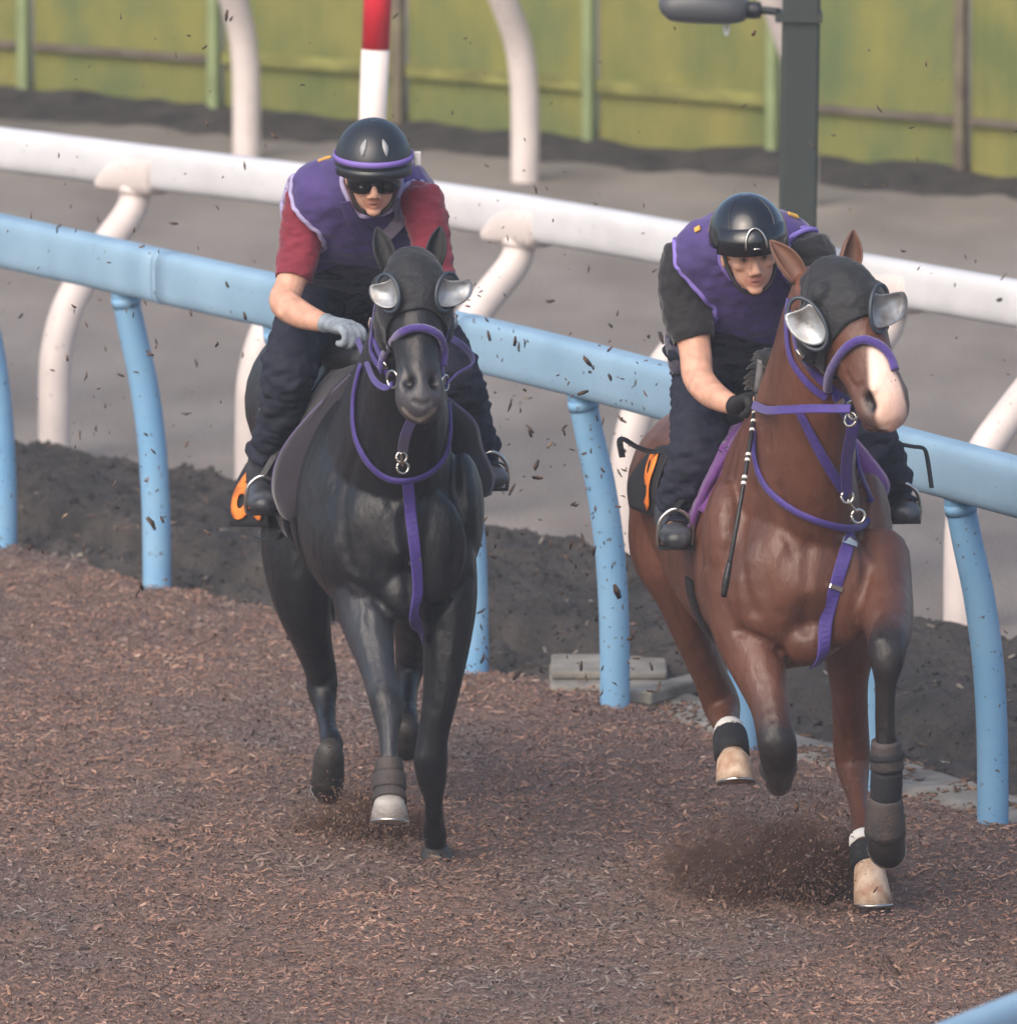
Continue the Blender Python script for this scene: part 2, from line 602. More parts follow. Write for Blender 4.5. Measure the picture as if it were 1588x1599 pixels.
def chips(name, pos, length, rng, mat, cols, flat=0.35, label=None, parent=None, wr=(0.16, 0.34), lite=False):
    """many little splinters, each a bent sliver of its own with two facets"""
    n = len(pos)
    L = length
    yaw = rng.uniform(0, 2 * np.pi, n)
    pit = rng.normal(0, flat, n)
    rol = rng.normal(0, flat * 1.6, n)
    d = np.stack([np.cos(yaw) * np.cos(pit), np.sin(yaw) * np.cos(pit), np.sin(pit)], 1)
    s0 = np.stack([-np.sin(yaw), np.cos(yaw), np.zeros(n)], 1)
    u0 = np.cross(d, s0)
    s = s0 * np.cos(rol)[:, None] + u0 * np.sin(rol)[:, None]
    u = np.cross(d, s)
    wd = L * rng.uniform(wr[0], wr[1], n)
    bend = L * rng.uniform(-0.10, 0.16, n)
    th = L * 0.05 + 0.0012
    def c(a, b, e):
        return pos + d * (L * a)[:, None] + s * (wd * b)[:, None] + u * (e)[:, None]
    z = np.zeros(n)
    Vv = np.stack([c(-.5 * np.ones(n), -.35, z), c(-.5 * np.ones(n), .35, z), c(z, -.5, bend), c(z, .5, bend),
                   c(.5 * np.ones(n), -.25, z), c(.5 * np.ones(n), .25, z), c(z, 0, bend - th * 2.2)], 1).reshape(-1, 3)
    base = (np.arange(n) * 7)[:, None]
    Q = np.array([[0, 2, 3, 1], [2, 4, 5, 3]])
    T = np.array([[0, 6, 2], [1, 3, 6], [4, 2, 6], [5, 6, 3], [0, 1, 6], [4, 6, 5]])
    if lite: T = T[:2]
    loops = np.concatenate([(base + Q.ravel()[None, :]), (base + T.ravel()[None, :])], 1).ravel()
    tot = np.tile(np.array([4, 4] + [3] * len(T)), n)
    start = np.concatenate([[0], np.cumsum(tot)[:-1]])
    me = bpy.data.meshes.new(name)
    me.vertices.add(n * 7); me.vertices.foreach_set('co', Vv.ravel())
    me.loops.add(len(loops)); me.loops.foreach_set('vertex_index', loops.astype(np.int32))
    me.polygons.add(len(tot)); me.polygons.foreach_set('loop_start', start.astype(np.int32))
    me.update(calc_edges=True)
    at = me.color_attributes.new('tint', 'FLOAT_COLOR', 'POINT')
    C = np.ones((n, 7, 4)); C[:, :, :3] = cols[:, None, :]
    at.data.foreach_set('color', C.ravel())
    o = link(name, me, mat, parent, smooth=False)
    return o

PAL = np.array([srgb(*c)[:3] for c in ((132, 101, 85), (124, 95, 80), (138, 109, 93), (110, 86, 75), (122, 103, 91), (144, 119, 102), (100, 81, 72), (128, 96, 80), (110, 97, 88), (166, 144, 126))])
PALW = np.array([.2, .18, .13, .13, .1, .05, .07, .1, .03, .01])
def chipcol(n, rng, pal=PAL, wts=PALW):
    c = pal[rng.choice(len(pal), n, p=wts)]
    return c * rng.uniform(0.86, 1.14, (n, 1))

# scatter over the visible part and a margin round it
NCH = 330000
px_ = RNG.uniform(-3.6, 3.6, NCH)
py_ = -13.0 + 22.0 * RNG.uniform(0, 1, NCH)
edge = np.array([track_edge(x) for x in np.linspace(-4, 4, 200)])
ed = np.interp(px_, np.linspace(-4, 4, 200), edge)
keep = py_ < ed + RNG.uniform(-0.15, 0.12, NCH)
px_, py_ = px_[keep], py_[keep]
TZ = np.array([v_[2] for v_ in tr_pts]).reshape(nx, ny)
fi = np.clip((px_ + 6.5) / 13.0 * (nx - 1), 0, nx - 1.001); fj = np.clip((py_ + 14) / (np.interp(px_, np.linspace(-4, 4, 200), edge) + 14) * (ny - 1), 0, ny - 1.001)
i0_, j0_ = fi.astype(int), fj.astype(int); di, dj = fi - i0_, fj - j0_
pz_ = (TZ[i0_, j0_] * (1 - di) * (1 - dj) + TZ[i0_ + 1, j0_] * di * (1 - dj) + TZ[i0_, j0_ + 1] * (1 - di) * dj + TZ[i0_ + 1, j0_ + 1] * di * dj) + RNG.uniform(0.0, 0.014, len(px_))
ln = RNG.uniform(0.009, 0.025, len(px_)) * RNG.choice([1, 1, 1.5], len(px_))
# darker, damper drifts
cc = chipcol(len(px_), RNG) * np.array([[1.27, 1.22, 1.20]])
cc = cc * 0.9 + cc.mean(1, keepdims=True) * 0.10
dm = np.array([noise.noise(Vector((a * 1.1, b * 0.55, 4.0))) + 0.6 * noise.noise(Vector((a * 3.1, b * 1.4, 9.0))) for a, b in zip(px_, py_)])
cc = cc * np.clip(1.0 + 0.36 * dm, 0.66, 1.3)[:, None]
gr = np.clip(-dm * 1.4, 0, 0.6)[:, None]
cc = cc * (1 - gr) + cc.mean(1, keepdims=True) * gr
wc = chips('wood_chips', np.stack([px_, py_, pz_], 1), ln, RNG, m_chip, cc, flat=0.28, lite=True)
tag(wc, 'loose brown wood chips covering the track', 'wood chips', kind='stuff')

# ------------------------------------------------------------------ dark berm between the two rails
def smooth01(t):
    t = max(0.0, min(1.0, t)); return t * t * (3 - 2 * t)
V = []; F = []
nxb, nyb = 560, 110
for i in range(nxb):
    x = -7 + 14 * i / (nxb - 1)
    a = at_x(blue_base, x); b = at_x(white_base, x)
    y0 = track_edge(x) - 0.05 + 0.55 * smooth01((x - 0.25) / 0.5)
    y1 = b.y - 0.22 + 0.10 * noise.noise(Vector((x * 1.4, 0.3, 5)))
    for j in range(nyb):
        t = j / (nyb - 1)
        y = y0 + (y1 - y0) * t
        wob = 0.04 * noise.noise(Vector((x * 1.1, 1.7, 2.0)))
        lump1 = max(0.0, 1 - ((t - 0.32 - wob) / 0.20) ** 4) ** 0.5
        lump2 = max(0.0, 1 - ((t - 0.75 - wob) / 0.17) ** 4) ** 0.5
        z = 0.015 + max(0.15 * lump1 * (0.9 + 0.4 * noise.noise(Vector((x * 1.3, 8.8, 1)))), 0.075 * lump2 * (0.9 + 0.35 * noise.noise(Vector((x * 1.0, 2.8, 1)))))
        p = Vector((x, y, 0))
        z += 0.016 * noise.noise(p * 3.5) + 0.036 * noise.noise(p * 7) + 0.026 * noise.noise(p * 18) + 0.010 * noise.noise(p * 47)
        z -= 0.06 * (1 - smooth01(t / 0.06)) + 0.08 * (smooth01((t - 0.95) / 0.05))
        V.append((x, y, z))
for i in range(nxb - 1):
    for j in range(nyb - 1):
        F.append((i * nyb + j, (i + 1) * nyb + j, (i + 1) * nyb + j + 1, i * nyb + j + 1))
bm_ = mesh('berm', V, F, m_berm)
tag(bm_, 'dark grey double windrow of soil between the blue and white rails', 'berm', kind='structure')
bV = bvh_of(bm_.data)
tV = bvh_of(tr.data)
pts = []
for k in range(2600):
    x = random.uniform(-3.6, 3.8)
    a = track_edge(x); b = at_x(white_base, x).y
    y = a + (b - a) * random.random() ** 2.2 * 0.95
    h = bV.ray_cast(Vector((x, y, 2)), Vector((0, 0, -1)))
    if h[0]:
        pts.append(h[0] + Vector((0, 0, 0.004)))
clod = []
for k in range(7000):
    x = random.uniform(-3.6, 3.8); a = track_edge(x); b = at_x(white_base, x).y - .15
    y = a + (b - a) * random.random()
    h = bV.ray_cast(Vector((x, y, 2)), Vector((0, 0, -1)))
    if h[0]: clod.append(h[0] + Vector((0, 0, 0.003)))
cl_o = chips('soil_crumbs', np.array(clod), np.clip(RNG.lognormal(-4.4, .45, len(clod)), .006, .035), RNG, m_chip, np.array(srgb(60, 56, 54)[:3])[None, :] * RNG.uniform(.6, 1.4, (len(clod), 1)), flat=.6, wr=(.5, .9))
tag(cl_o, 'dark crumbs of soil covering the berm', 'soil crumbs', kind='stuff')
PAL2 = np.array([srgb(*c)[:3] for c in ((150, 142, 132), (104, 88, 80), (80, 74, 70), (66, 62, 62))])
bc = chips('scattered_chips', np.array(pts), RNG.uniform(0.015, 0.06, len(pts)), RNG, m_chip, chipcol(len(pts), RNG, PAL2, [.1, .3, .3, .3]), wr=(0.15, 0.4))
tag(bc, 'sparse pale wood chips strewn over the dark berm', 'wood chips', kind='stuff')

# dark soil heaped along the foot of the green fence
FENCE_PX = [(-230, 137), (38, 155), (335, 178), (622, 200), (920, 225), (1207, 250), (1500, 276), (1790, 302)]
fence_base = [G(u, v) for u, v in FENCE_PX]
fd0 = fence_base[0] - fence_base[1]; fd1 = fence_base[-1] - fence_base[-2]
fence_base = [fence_base[0] + fd0 * k for k in range(8, 0, -1)] + fence_base + [fence_base[-1] + fd1 * k for k in range(1, 9)]
V = []; F = []
nxf, nyf = 480, 22
for i in range(nxf):
    x = -13 + 26 * i / (nxf - 1)
    b = at_x(fence_base, x)
    for j in range(nyf):
        t = j / (nyf - 1)
        wfr = 0.85 + 0.3 * noise.noise(Vector((x * 1.5, 4.2, 0))) + 0.2 * noise.noise(Vector((x * 4.5, 1.2, 0)))
        y = b.y + 0.25 - wfr * (1 - t)
        z = 0.085 * (math.sin(min(t * 1.25, 1) * math.pi * 0.62)) * (1 + 0.6 * noise.noise(Vector((x * 2.2, y * 2, 0)))) - 0.05
        z += 0.025 * noise.noise(Vector((x * 6, y * 6, 3)))
        V.append((x, y, z))
for i in range(nxf - 1):
    for j in range(nyf - 1):
        F.append((i * nyf + j, (i + 1) * nyf + j, (i + 1) * nyf + j + 1, i * nyf + j + 1))
fb = mesh('soil_bank', V, F, m_berm)
tag(fb, 'low dark soil bank along the foot of the green fence', 'soil bank', kind='structure')

# ------------------------------------------------------------------ concrete gutter beside the track
V = []; F = []
NG = 150
for i in range(NG):
    x_ = 0.50 + 3.6 * i / (NG - 1)
    e_ = track_edge(x_)
    for j in range(10):
        t = j / 9
        y_ = e_ - 0.14 + 0.78 * t
        z_ = 0.004 + 0.022 * noise.noise(Vector((x_ * 4.5, y_ * 2.5, 0))) + 0.010 * noise.noise(Vector((x_ * 13, y_ * 9, 0))) - 0.04 * (1 - smooth01(min(t, 1 - t) / 0.16))
        V.append((x_, y_, z_))
for i in range(NG - 1):
    for j in range(9):
        F.append((i * 10 + j, (i + 1) * 10 + j, (i + 1) * 10 + j + 1, i * 10 + j + 1))
gut = mesh('gutter', V, F, m_conc)
tag(gut, 'pale broken concrete gutter strip under the blue rail at right', 'gutter', kind='structure')
gV = bvh_of(gut.data)
pts = []
for k in range(2600):
    x = random.uniform(0.5, 4.0); y = track_edge(x) - 0.1 + 0.72 * random.random() ** 1.3
    h = gV.ray_cast(Vector((x, y, 2)), Vector((0, 0, -1)))
    if h[0] and noise.noise(Vector((x * 4, y * 4, 2))) > -0.12:
        pts.append(h[0] + Vector((0, 0, 0.004)))
gc = chips('scattered_chips', np.array(pts), RNG.uniform(0.012, 0.05, len(pts)), RNG, m_chip, chipcol(len(pts), RNG) * 0.9, wr=(0.2, 0.45))
tag(gc, 'brown chips and dirt lying on the pale gutter at right', 'wood chips', kind='stuff')
c = G(952, 1092)
dc = empty('drain_block', c, label='grey concrete drain block beside the foot of a blue post', cat='drain')
box('base', c + Vector((0, 0.30, -0.01)), (0.40, 0.55, 0.10), m_conc, dc, bevel=0.012)
box('lid', c + Vector((0.0, 0.36, 0.056)), (0.39, 0.40, 0.03), m_conc, dc, bevel=0.01)
box('side_slab', c + Vector((0.255, 0.10, 0.03)), (0.10, 0.62, 0.05), m_conc, dc, rz=-0.55, bevel=0.01)

# ------------------------------------------------------------------ rails
def normal_at(P, i):
    d = (P[min(i + 1, len(P) - 1)] - P[max(i - 1, 0)]).normalized()
    return Vector((-d.y, d.x, 0)) if True else None     # points right/away of the viewer

def make_rail(name, base, over, htop, rw, rh, postr, prof, mr, mp, joints, label, cat, group=None, bracket=False, sq=0.62):
    mid = base[len(base) // 2]
    root = empty(name, mid, label=label, cat=cat, group=group)
    n = [normal_at(base, i) for i in range(len(base))]
    cl = [b + n[i] * over + Vector((0, 0, htop - rh)) for i, b in enumerate(base)]
    # rail: sections butted end to end
    fine = catmull([list(c) for c in cl], 10)
    cuts = [0] + [int(j * 10) for j in joints] + [len(fine) - 1]
    for a, b in zip(cuts[:-1], cuts[1:]):
        seg = fine[a:b + 1].copy()
        if len(seg) < 2: continue
        d0 = nrm(seg[1] - seg[0]); d1 = nrm(seg[-1] - seg[-2])
        seg[0] += d0 * 0.002; seg[-1] -= d1 * 0.002
        V = []; F = []
        q = 20
        for i, p in enumerate(seg):
            t = nrm(seg[min(i + 1, len(seg) - 1)] - seg[max(i - 1, 0)])
            s = nrm(np.cross(t, [0, 0, 1.0]))
            for k in range(q):
                an = 2 * math.pi * (k + .5) / q
                ca, sa = math.cos(an), math.sin(an)
                e = sq
                ca = math.copysign(abs(ca) ** e, ca); sa = math.copysign(abs(sa) ** e, sa)
                V.append(p + s * ca * rw + np.array([0, 0, 1.0]) * sa * rh)
        for i in range(len(seg) - 1):
            for k in range(q):
                F.append((i * q + k, i * q + (k + 1) % q, (i + 1) * q + (k + 1) % q, (i + 1) * q + k))
        F.append(tuple(range(q))[::-1]); F.append(tuple((len(seg) - 1) * q + k for k in range(q)))
        mesh('rail_section', V, F, mr, root)
    for jn in joints:
        i = int(jn * 10)
        p = fine[i]; t = nrm(fine[i + 1] - fine[i - 1])
        # thin sleeve over the butt joint
        s = nrm(np.cross(t, [0, 0, 1.0])); V = []; F = []; q = 20
        for e_ in (-0.014, 0.014):
            for k in range(q):
                an = 2 * math.pi * (k + .5) / q
                ca, sa = math.cos(an), math.sin(an)
                ca = math.copysign(abs(ca) ** sq, ca); sa = math.copysign(abs(sa) ** sq, sa)
                V.append(p + t * e_ + s * ca * (rw + .0012) + np.array([0, 0, 1.0]) * sa * (rh + .0012))
        for k in range(q):
            F.append((k, (k + 1) % q, q + (k + 1) % q, q + k))
        F.append(tuple(range(q))[::-1]); F.append(tuple(q + k for k in range(q)))
        mesh('joint_sleeve', V, F, mr, root)
    for i, b in enumerate(base):
        # curved post: upright at the foot, leaning towards the track it guards
        P = []
        for (o_, z) in prof:
            P.append(b + n[i] * over * o_ + Vector((0, 0, z * (htop - 2 * rh))) )
        P[0] = P[0] - Vector((0, 0, 0.12))
        P[-1] = P[-1] + Vector((0, 0, rh * 0.5))
        rr = [postr * (1.0 + 0.0 * k) for k in range(len(P))]
        rr[-1] *= 0.95; rr[-2] *= 0.97
        tube('post', P, rr, mp, root, sub=6, n=18)
        # collar where the post enters the rail
        c2 = P[-2] * 0.25 + P[-1] * 0.75
        d2 = (P[-1] - P[-2]).normalized()
        tube('collar', [c2 - d2 * 0.045, c2 - d2 * 0.012], postr * 1.025, mp, root, sub=1, n=18)
        if bracket:
            d = (base[min(i + 1, len(base) - 1)] - base[max(i - 1, 0)]).normalized()
            cc_ = cl[i]
            V = []; F = []
            secs = []
            for (t, sc, dz) in ((-0.16, 0.35, -0.045), (-0.13, 0.60, -0.032), (-0.07, 0.88, -0.010), (0.0, 1.0, 0), (0.09, 1.0, 0.004), (0.12, 1.0, 0.004)):
                p = cc_ + d * t
                secs.append([p.x, p.y, p.z - rh * 0.40 + dz, (rw + 0.022), (rh * 0.86) * sc])
            Vb, Fb = loft_raw(secs, (n[i].x, n[i].y, 0), 20, 3, 0.0, 0.05, 0.6)
            mesh('bracket', Vb, Fb, mp, root)
    return root

prof_b = [(0, 0), (0.0, 0.12), (0.03, 0.3), (0.14, 0.5), (0.38, 0.7), (0.7, 0.87), (1.0, 1.0)]
make_rail('running_rail', blue_base, -0.135, 1.245, 0.058, 0.092, 0.050, prof_b, m_blue, m_bluep, [2, 4.35, 6.2, 8.6, 11],
          'light blue plastic running rail on curved posts, right behind the horses', 'rail', 'plastic running rails', sq=0.45)
prof_w = [(0, 0), (0.0, 0.22), (0.04, 0.42), (0.22, 0.60), (0.60, 0.78), (0.92, 0.92), (1.0, 1.0)]
make_rail('running_rail', white_base, 0.43, 1.130, 0.052, 0.083, 0.060, prof_w, m_white, m_whitep, [2.1, 4.1, 6.1, 8.1, 10.1],
          'white plastic running rail with brackets behind the dark berm', 'rail', 'plastic running rails', bracket=True)
far_base = [G(u, v) for u, v in ((-480, 165), (-50, 203), (385, 236), (820, 272), (1255, 310), (1690, 350))]
make_rail('running_rail', far_base, -0.27, 1.165, 0.055, 0.083, 0.062, prof_w, m_white, m_whitep, [1.1, 3.1],
          'far white running rail with only its posts showing before the green fence', 'rail', 'plastic running rails')
nr = [G(1430, 1625, 1.22), G(1490, 1600, 1.22), G(1588, 1561, 1.22), G(1700, 1518, 1.22), G(1850, 1462, 1.22)]
near_base = [Vector((p.x, p.y, 0)) for p in nr]
e0 = (near_base[0] - near_base[1]).normalized(); 
near_base = [near_base[0] + e0 * 2.0] + near_base[::2] + []
make_rail('running_rail', near_base, 0.0, 1.23, 0.055, 0.08, 0.05, [(0, 0), (0, .3), (0, .6), (0, .8), (0, .9), (0, 1)], m_blue, m_bluep, [],
          'blurred pale blue rail corner nearest the camera at bottom right', 'rail', 'plastic running rails')

# ------------------------------------------------------------------ green fence
fr = empty('sheet_fence', fence_base[11], label='tall weathered olive green sheet fence at the back', cat='fence')
for i in range(len(fence_base) - 1):
    a, b = fence_base[i], fence_base[i + 1]
    d = (b - a); L = d.length; d = d / L; nn = Vector((d.y, -d.x, 0))
    # panel: shallow corrugated sheet
    V = []; F = []; q = 28
    for k in range(q + 1):
        t = 0.03 + (0.94) * k / q
        p = a + d * (L * t) - nn * (0.03 + 0.002 * math.cos(k * math.pi))
        lean = 0.01 * noise.noise(Vector((i * 3.1, k * .2, 0)))
        V.append(p + Vector((0, 0, -0.1))); V.append(p + nn * lean + Vector((0, 0, 2.1)))
    for k in range(q):
        F.append((2 * k, 2 * k + 2, 2 * k + 3, 2 * k + 1))
    pnl = mesh('panel', V, F, m_green if i % 2 else m_green2, fr, smooth=False)
    sm = pnl.modifiers.new('t', 'SOLIDIFY'); sm.thickness = 0.006
    ang = math.atan2(d.y, d.x)
    for (z, th, mm) in (((0.245, 0.03, m_grust) if (i - 8) in (0, 1, 5, 6) else (0.26, 0.055, m_grail)), (1.0, 0.05, m_grail), (1.9, 0.05, m_grail)):
        cpt = (a + b) / 2 - nn * 0.008
        box('fence_rail', cpt + Vector((0, 0, z)), (L * 0.92, 0.022, th), mm, fr, rz=ang)
for i, a in enumerate(fence_base):
    d = (fence_base[min(i + 1, len(fence_base) - 1)] - fence_base[max(i - 1, 0)]).normalized()
    mm = m_gpost2 if (i - 8) in (3, 6) else m_gpost
    box('post', a + Vector((0, 0, 1.0)), (0.050, 0.050, 2.4), mm, fr, rz=math.atan2(d.y, d.x), bevel=0.006)

# ------------------------------------------------------------------ striped furlong pole
pb = G(556, 800); pb = Vector((pb.x, at_x(white_base, pb.x).y + 0.35, 0))
top = W(591, -40, pb.y)
sp = empty('marker_pole', pb, label='red and white striped marker pole behind the rider on the black horse', cat='pole')
axis = (top - pb); Ltot = axis.length + 0.5; axis.normalize()
z1 = (W(588, 76, pb.y) - pb).length
Ls = 0.50
edges = [z1 + Ls * k for k in range(-6, 4)]
edges = [max(0, e) for e in edges if e > -Ls]
col = 0
stripes = sorted(set([0.0] + [e for e in edges if 0 < e < Ltot] + [Ltot]))
for a, b in zip(stripes[:-1], stripes[1:]):
    k = int(round(((a + b) / 2 - z1) / Ls - 0.5))
    tube('stripe', [pb + axis * a, pb + axis * (a + b) / 2, pb + axis * (b - 0.0015)], 0.051, m_red if k % 2 == 0 else m_wst, sp, sub=1, n=20)

# ------------------------------------------------------------------ lamp post with floodlight
lp = G(1240, 905); lp = Vector((lp.x, at_x(white_base, lp.x).y + 0.30, -0.02))
xx = W(1240, 500, lp.y).x
lp.x = xx
lr = empty('lamp_post', lp, label='dark grey green square lamp post behind the bay horse rider', cat='lamp post')
topz = 3.0
xt = W(1249, 0, lp.y).x
V = []
hw = 0.066
for (x, z) in ((xx - 0.008, -0.02), (xt + 0.02, topz)):
    for (sx, sy) in ((-1, -1), (1, -1), (1, 1), (-1, 1)):
        V.append((x + sx * hw, lp.y + sy * hw, z))
pm = mesh('shaft', V, [(0, 1, 2, 3), (4, 7, 6, 5), (0, 4, 5, 1), (1, 5, 6, 2), (2, 6, 7, 3), (3, 7, 4, 0)], m_pole, lr, smooth=False)
bv = pm.modifiers.new('b', 'BEVEL'); bv.width = 0.012; bv.segments = 3
box('base_plate', lp + Vector((0, 0, 0.02)), (0.26, 0.26, 0.03), m_pole, lr)
fy = lp.y - 0.02
fw = lambda u, v, y=0: W(u, v, fy + y)
secs = [list(fw(1031, 12)) + [0.05, 0.022], list(fw(1045, 9)) + [0.085, 0.05], list(fw(1090, 8)) + [0.10, 0.062], list(fw(1135, 12)) + [0.095, 0.055],
        list(fw(1158, 14)) + [0.07, 0.045], list(fw(1166, 15)) + [0.05, 0.036]]
Vb, Fb = loft_raw(secs, (0, 1, 0), 20, 5, 0.0, 0.2, 0.75)
hs = mesh('floodlight', Vb, Fb, m_lamp, lr)
secs = [list(fw(1164, 15)) + [0.032, 0.03], list(fw(1178, 15)) + [0.034, 0.032], list(fw(1188, 15)) + [0.03, 0.028]]
Vb, Fb = loft_raw(secs, (0, 1, 0), 16, 2, 0, 0.2); mesh('gland', Vb, Fb, m_lampd, hs)
secs = [list(fw(1040, -2)) + [0.05, 0.006], list(fw(1060, -4)) + [0.07, 0.012], list(fw(1085, -3)) + [0.06, 0.008]]
Vb, Fb = loft_raw(secs, (0, 1, 0), 16, 3, 0, 0.2); mesh('lens', Vb, Fb, m_lens, hs)
tube('arm', [fw(1186, 15), fw(1200, 16), fw(1218, 18)], 0.014, m_lampd, lr, sub=2)
box('clamp', W(1247, 24, lp.y), (0.165, 0.165, 0.03), m_pole, lr)
tube('cable_loop', [fw(1134, 34), fw(1131, 42), fw(1134, 54), fw(1138, 44), fw(1136, 36)], 0.005, m_lens, lr)

# ------------------------------------------------------------------ horses
m_coat_black = M('black_coat', (1, 1, 1, 1), 0.42, attr='coat', var=0.22, vscale=4, bump=0.5, bscale=16, bdist=0.020, spec=0.40, stretch=(1, 1, .5), detail=10, hair=0.3, rvar=0.08, specks=(38, 0.73, srgb(66, 58, 52)))
m_coat_bay = M('bay_coat', (1, 1, 1, 1), 0.42, attr='coat', var=0.28, vscale=4, bump=0.6, bscale=16, bdist=0.020, spec=0.45, stretch=(1, 1, .5), detail=10, hair=0.3, rvar=0.10, specks=(38, 0.725, srgb(70, 56, 48)))
m_hood = M('hood_fabric', srgb(25, 26, 30), 0.7, var=0.2, vscale=16, bump=0.4, bscale=70, sheen=0.15)
m_cup = M('eye_cup_plastic', srgb(160, 166, 172), 0.3, col2=srgb(98, 92, 88), vscale=16, metal=0.35, bump=0.3, bscale=26)
m_rim = M('eye_cup_rim', srgb(52, 60, 70), 0.4)
m_purple = M('purple_webbing', srgb(66, 50, 126), 0.65, var=0.15, vscale=60, bump=0.25, bscale=300, sheen=0.2)
m_purple_f = M('purple_fleece', srgb(74, 56, 130), 0.9, var=0.15, vscale=60, bump=0.6, bscale=220, sheen=0.5)
m_steel = M('bit_steel', srgb(200, 198, 192), 0.25, metal=1.0)
m_pad = M('saddle_pad', srgb(36, 32, 41), 0.8, var=0.15, vscale=18, bump=0.2, bscale=160, sheen=0.3)
m_pad_p = M('purple_saddle_pad', srgb(98, 52, 120), 0.8, var=0.15, vscale=18, bump=0.3, bscale=160, sheen=0.3)
m_piping = M('pad_piping', srgb(92, 82, 118), 0.7, var=0.1)
m_cloth = M('number_cloth', srgb(24, 24, 28), 0.75, var=0.2, vscale=20)
m_orange = M('orange_number', srgb(242, 132, 48), 0.7, var=0.08, vscale=30)
m_leather = M('black_leather', srgb(26, 25, 27), 0.42, var=0.2, vscale=25, bump=0.15, bscale=120)
m_hoofd = M('dark_hoof', srgb(38, 35, 34), 0.55, col2=srgb(60, 55, 52), vscale=10, stretch=(1, 1, 4), bump=0.3, bscale=60)
m_hoofg = M('grey_hoof', srgb(176, 172, 168), 0.5, col2=srgb(122, 116, 112), vscale=8, stretch=(1, 1, 3), bump=0.3, bscale=60)
m_hoofp = M('pale_hoof', srgb(206, 184, 162), 0.6, col2=srgb(164, 128, 102), vscale=16, stretch=(2, 2, 1), bump=0.3, bscale=60)
m_boot_h = M('leg_boot', srgb(44, 42, 44), 0.7, col2=srgb(70, 60, 56), vscale=14, bump=0.4, bscale=90)
m_wrap = M('leg_bandage', srgb(26, 26, 30), 0.8, var=0.2, vscale=40, bump=0.4, bscale=180)
m_band = M('white_strap', srgb(220, 218, 214), 0.6, var=0.06)
m_hair = M('black_hair', srgb(20, 19, 20), 0.5, var=0.3, vscale=40, sheen=0.2)

m_ear_bay = M('bay_ear', srgb(104, 70, 54), 0.6, var=0.25, vscale=14, sheen=0.2)
HEAD_SEC = [(-.04, .058, .075, 0), (.03, .074, .104, 0), (.14, .092, .128, .0), (.26, .100, .140, .012), (.40, .090, .130, .012),
            (.54, .070, .098, .0), (.68, .062, .082, -.004), (.80, .065, .077, -.002), (.90, .070, .072, .002), (.98, .062, .062, .006), (1.04, .042, .044, .010)]

def ear(name, base, tip, width, face, mat, inner, parent):
    base, tip, face = np.array(base), np.array(tip), nrm(np.array(face, float))
    ax = tip - base; L = np.linalg.norm(ax); ax = ax / L
    s = nrm(np.cross(ax, face)); f = nrm(np.cross(s, ax))
    V = []; F = []
    nt_, ns_ = 12, 9
    for i in range(nt_):
        t = i / (nt_ - 1)
        wv = width * (0.55 + 0.75 * t) * (1 - t) ** 0.55 if t > 0.0 else width * 0.55
        wv = width * max(0.02, (0.62 + 1.25 * t - 1.87 * t * t))
        for j in range(ns_):
            a = (j / (ns_ - 1) - 0.5) * math.pi * 1.25
            V.append(base + ax * L * t + s * wv * math.sin(a) - f * wv * 0.9 * math.cos(a) + f * 0.012 * math.sin(t * math.pi))
    for i in range(nt_ - 1):
        for j in range(ns_ - 1):
            F.append((i * ns_ + j, i * ns_ + j + 1, (i + 1) * ns_ + j + 1, (i + 1) * ns_ + j))
    o = mesh(name, V, F, mat, parent)
    sm = o.modifiers.new('t', 'SOLIDIFY'); sm.thickness = 0.007; sm.offset = 0
    sb = o.modifiers.new('s', 'SUBSURF'); sb.levels = 1; sb.render_levels = 1
    return o

def hoof(top, toe, r0, r1, fwd, mat, parent, shoe=True):
    """hoof wall: slanted truncated cone, longer at the toe, flat sole with an iron shoe"""
    top, toe = np.array(top), np.array(toe)
    ax = nrm(toe - top)
    side = nrm(np.cross(ax, nrm(np.array(fwd, float))))
    f = nrm(np.cross(side, ax)); 
    if f.dot(np.array(fwd)) < 0: f = -f
    V = []; F = []; n = 20
    L = np.linalg.norm(toe - top)
    rows = [(-0.30, r0 * 0.66), (-0.12, r0 * 0.86), (0.0, r0 * 1.0), (0.10, r0 * 1.05), (0.5, (r0 + r1) / 2 * 1.02), (1.0, r1)]
    for (t, r) in rows:
        for k in range(n):
            a = 2 * math.pi * k / n
            ca, sa = math.cos(a), math.sin(a)
            front = max(sa, 0)
            lt = t * L * (0.86 + 0.16 * sa) if t > 0 else t * L
            V.append(top + ax * lt + side * r * ca * (1.0 - 0.10 * max(-sa, 0)) + f * r * sa * (1.12 if sa > 0 else 0.86) + f * 0.10 * L * t)
    for i in range(len(rows) - 1):
        for k in range(n):
            F.append((i * n + k, i * n + (k + 1) % n, (i + 1) * n + (k + 1) % n, (i + 1) * n + k))
    F.append(tuple(range(n))[::-1]); F.append(tuple((len(rows) - 1) * n + k for k in range(n)))
    o = mesh('hoof', V, F, mat, parent)
    if shoe:
        last = [np.array(V[(len(rows) - 1) * n + k]) for k in range(n)]
        c = np.mean(last, axis=0)
        ring = [c + (p - c) * 0.93 + ax * 0.004 for k, p in enumerate(last) if not (13 <= k <= 17)]
        ring = ring[13:] + ring[:13] if False else ring
        # open at the heel
        order = list(range(18, 20)) + list(range(0, 13))
        ring = [c + (last[k] - c) * 0.92 + ax * 0.004 for k in order]
        tube('shoe', ring, 0.006, m_steel, o, sub=2, n=6)
    return o

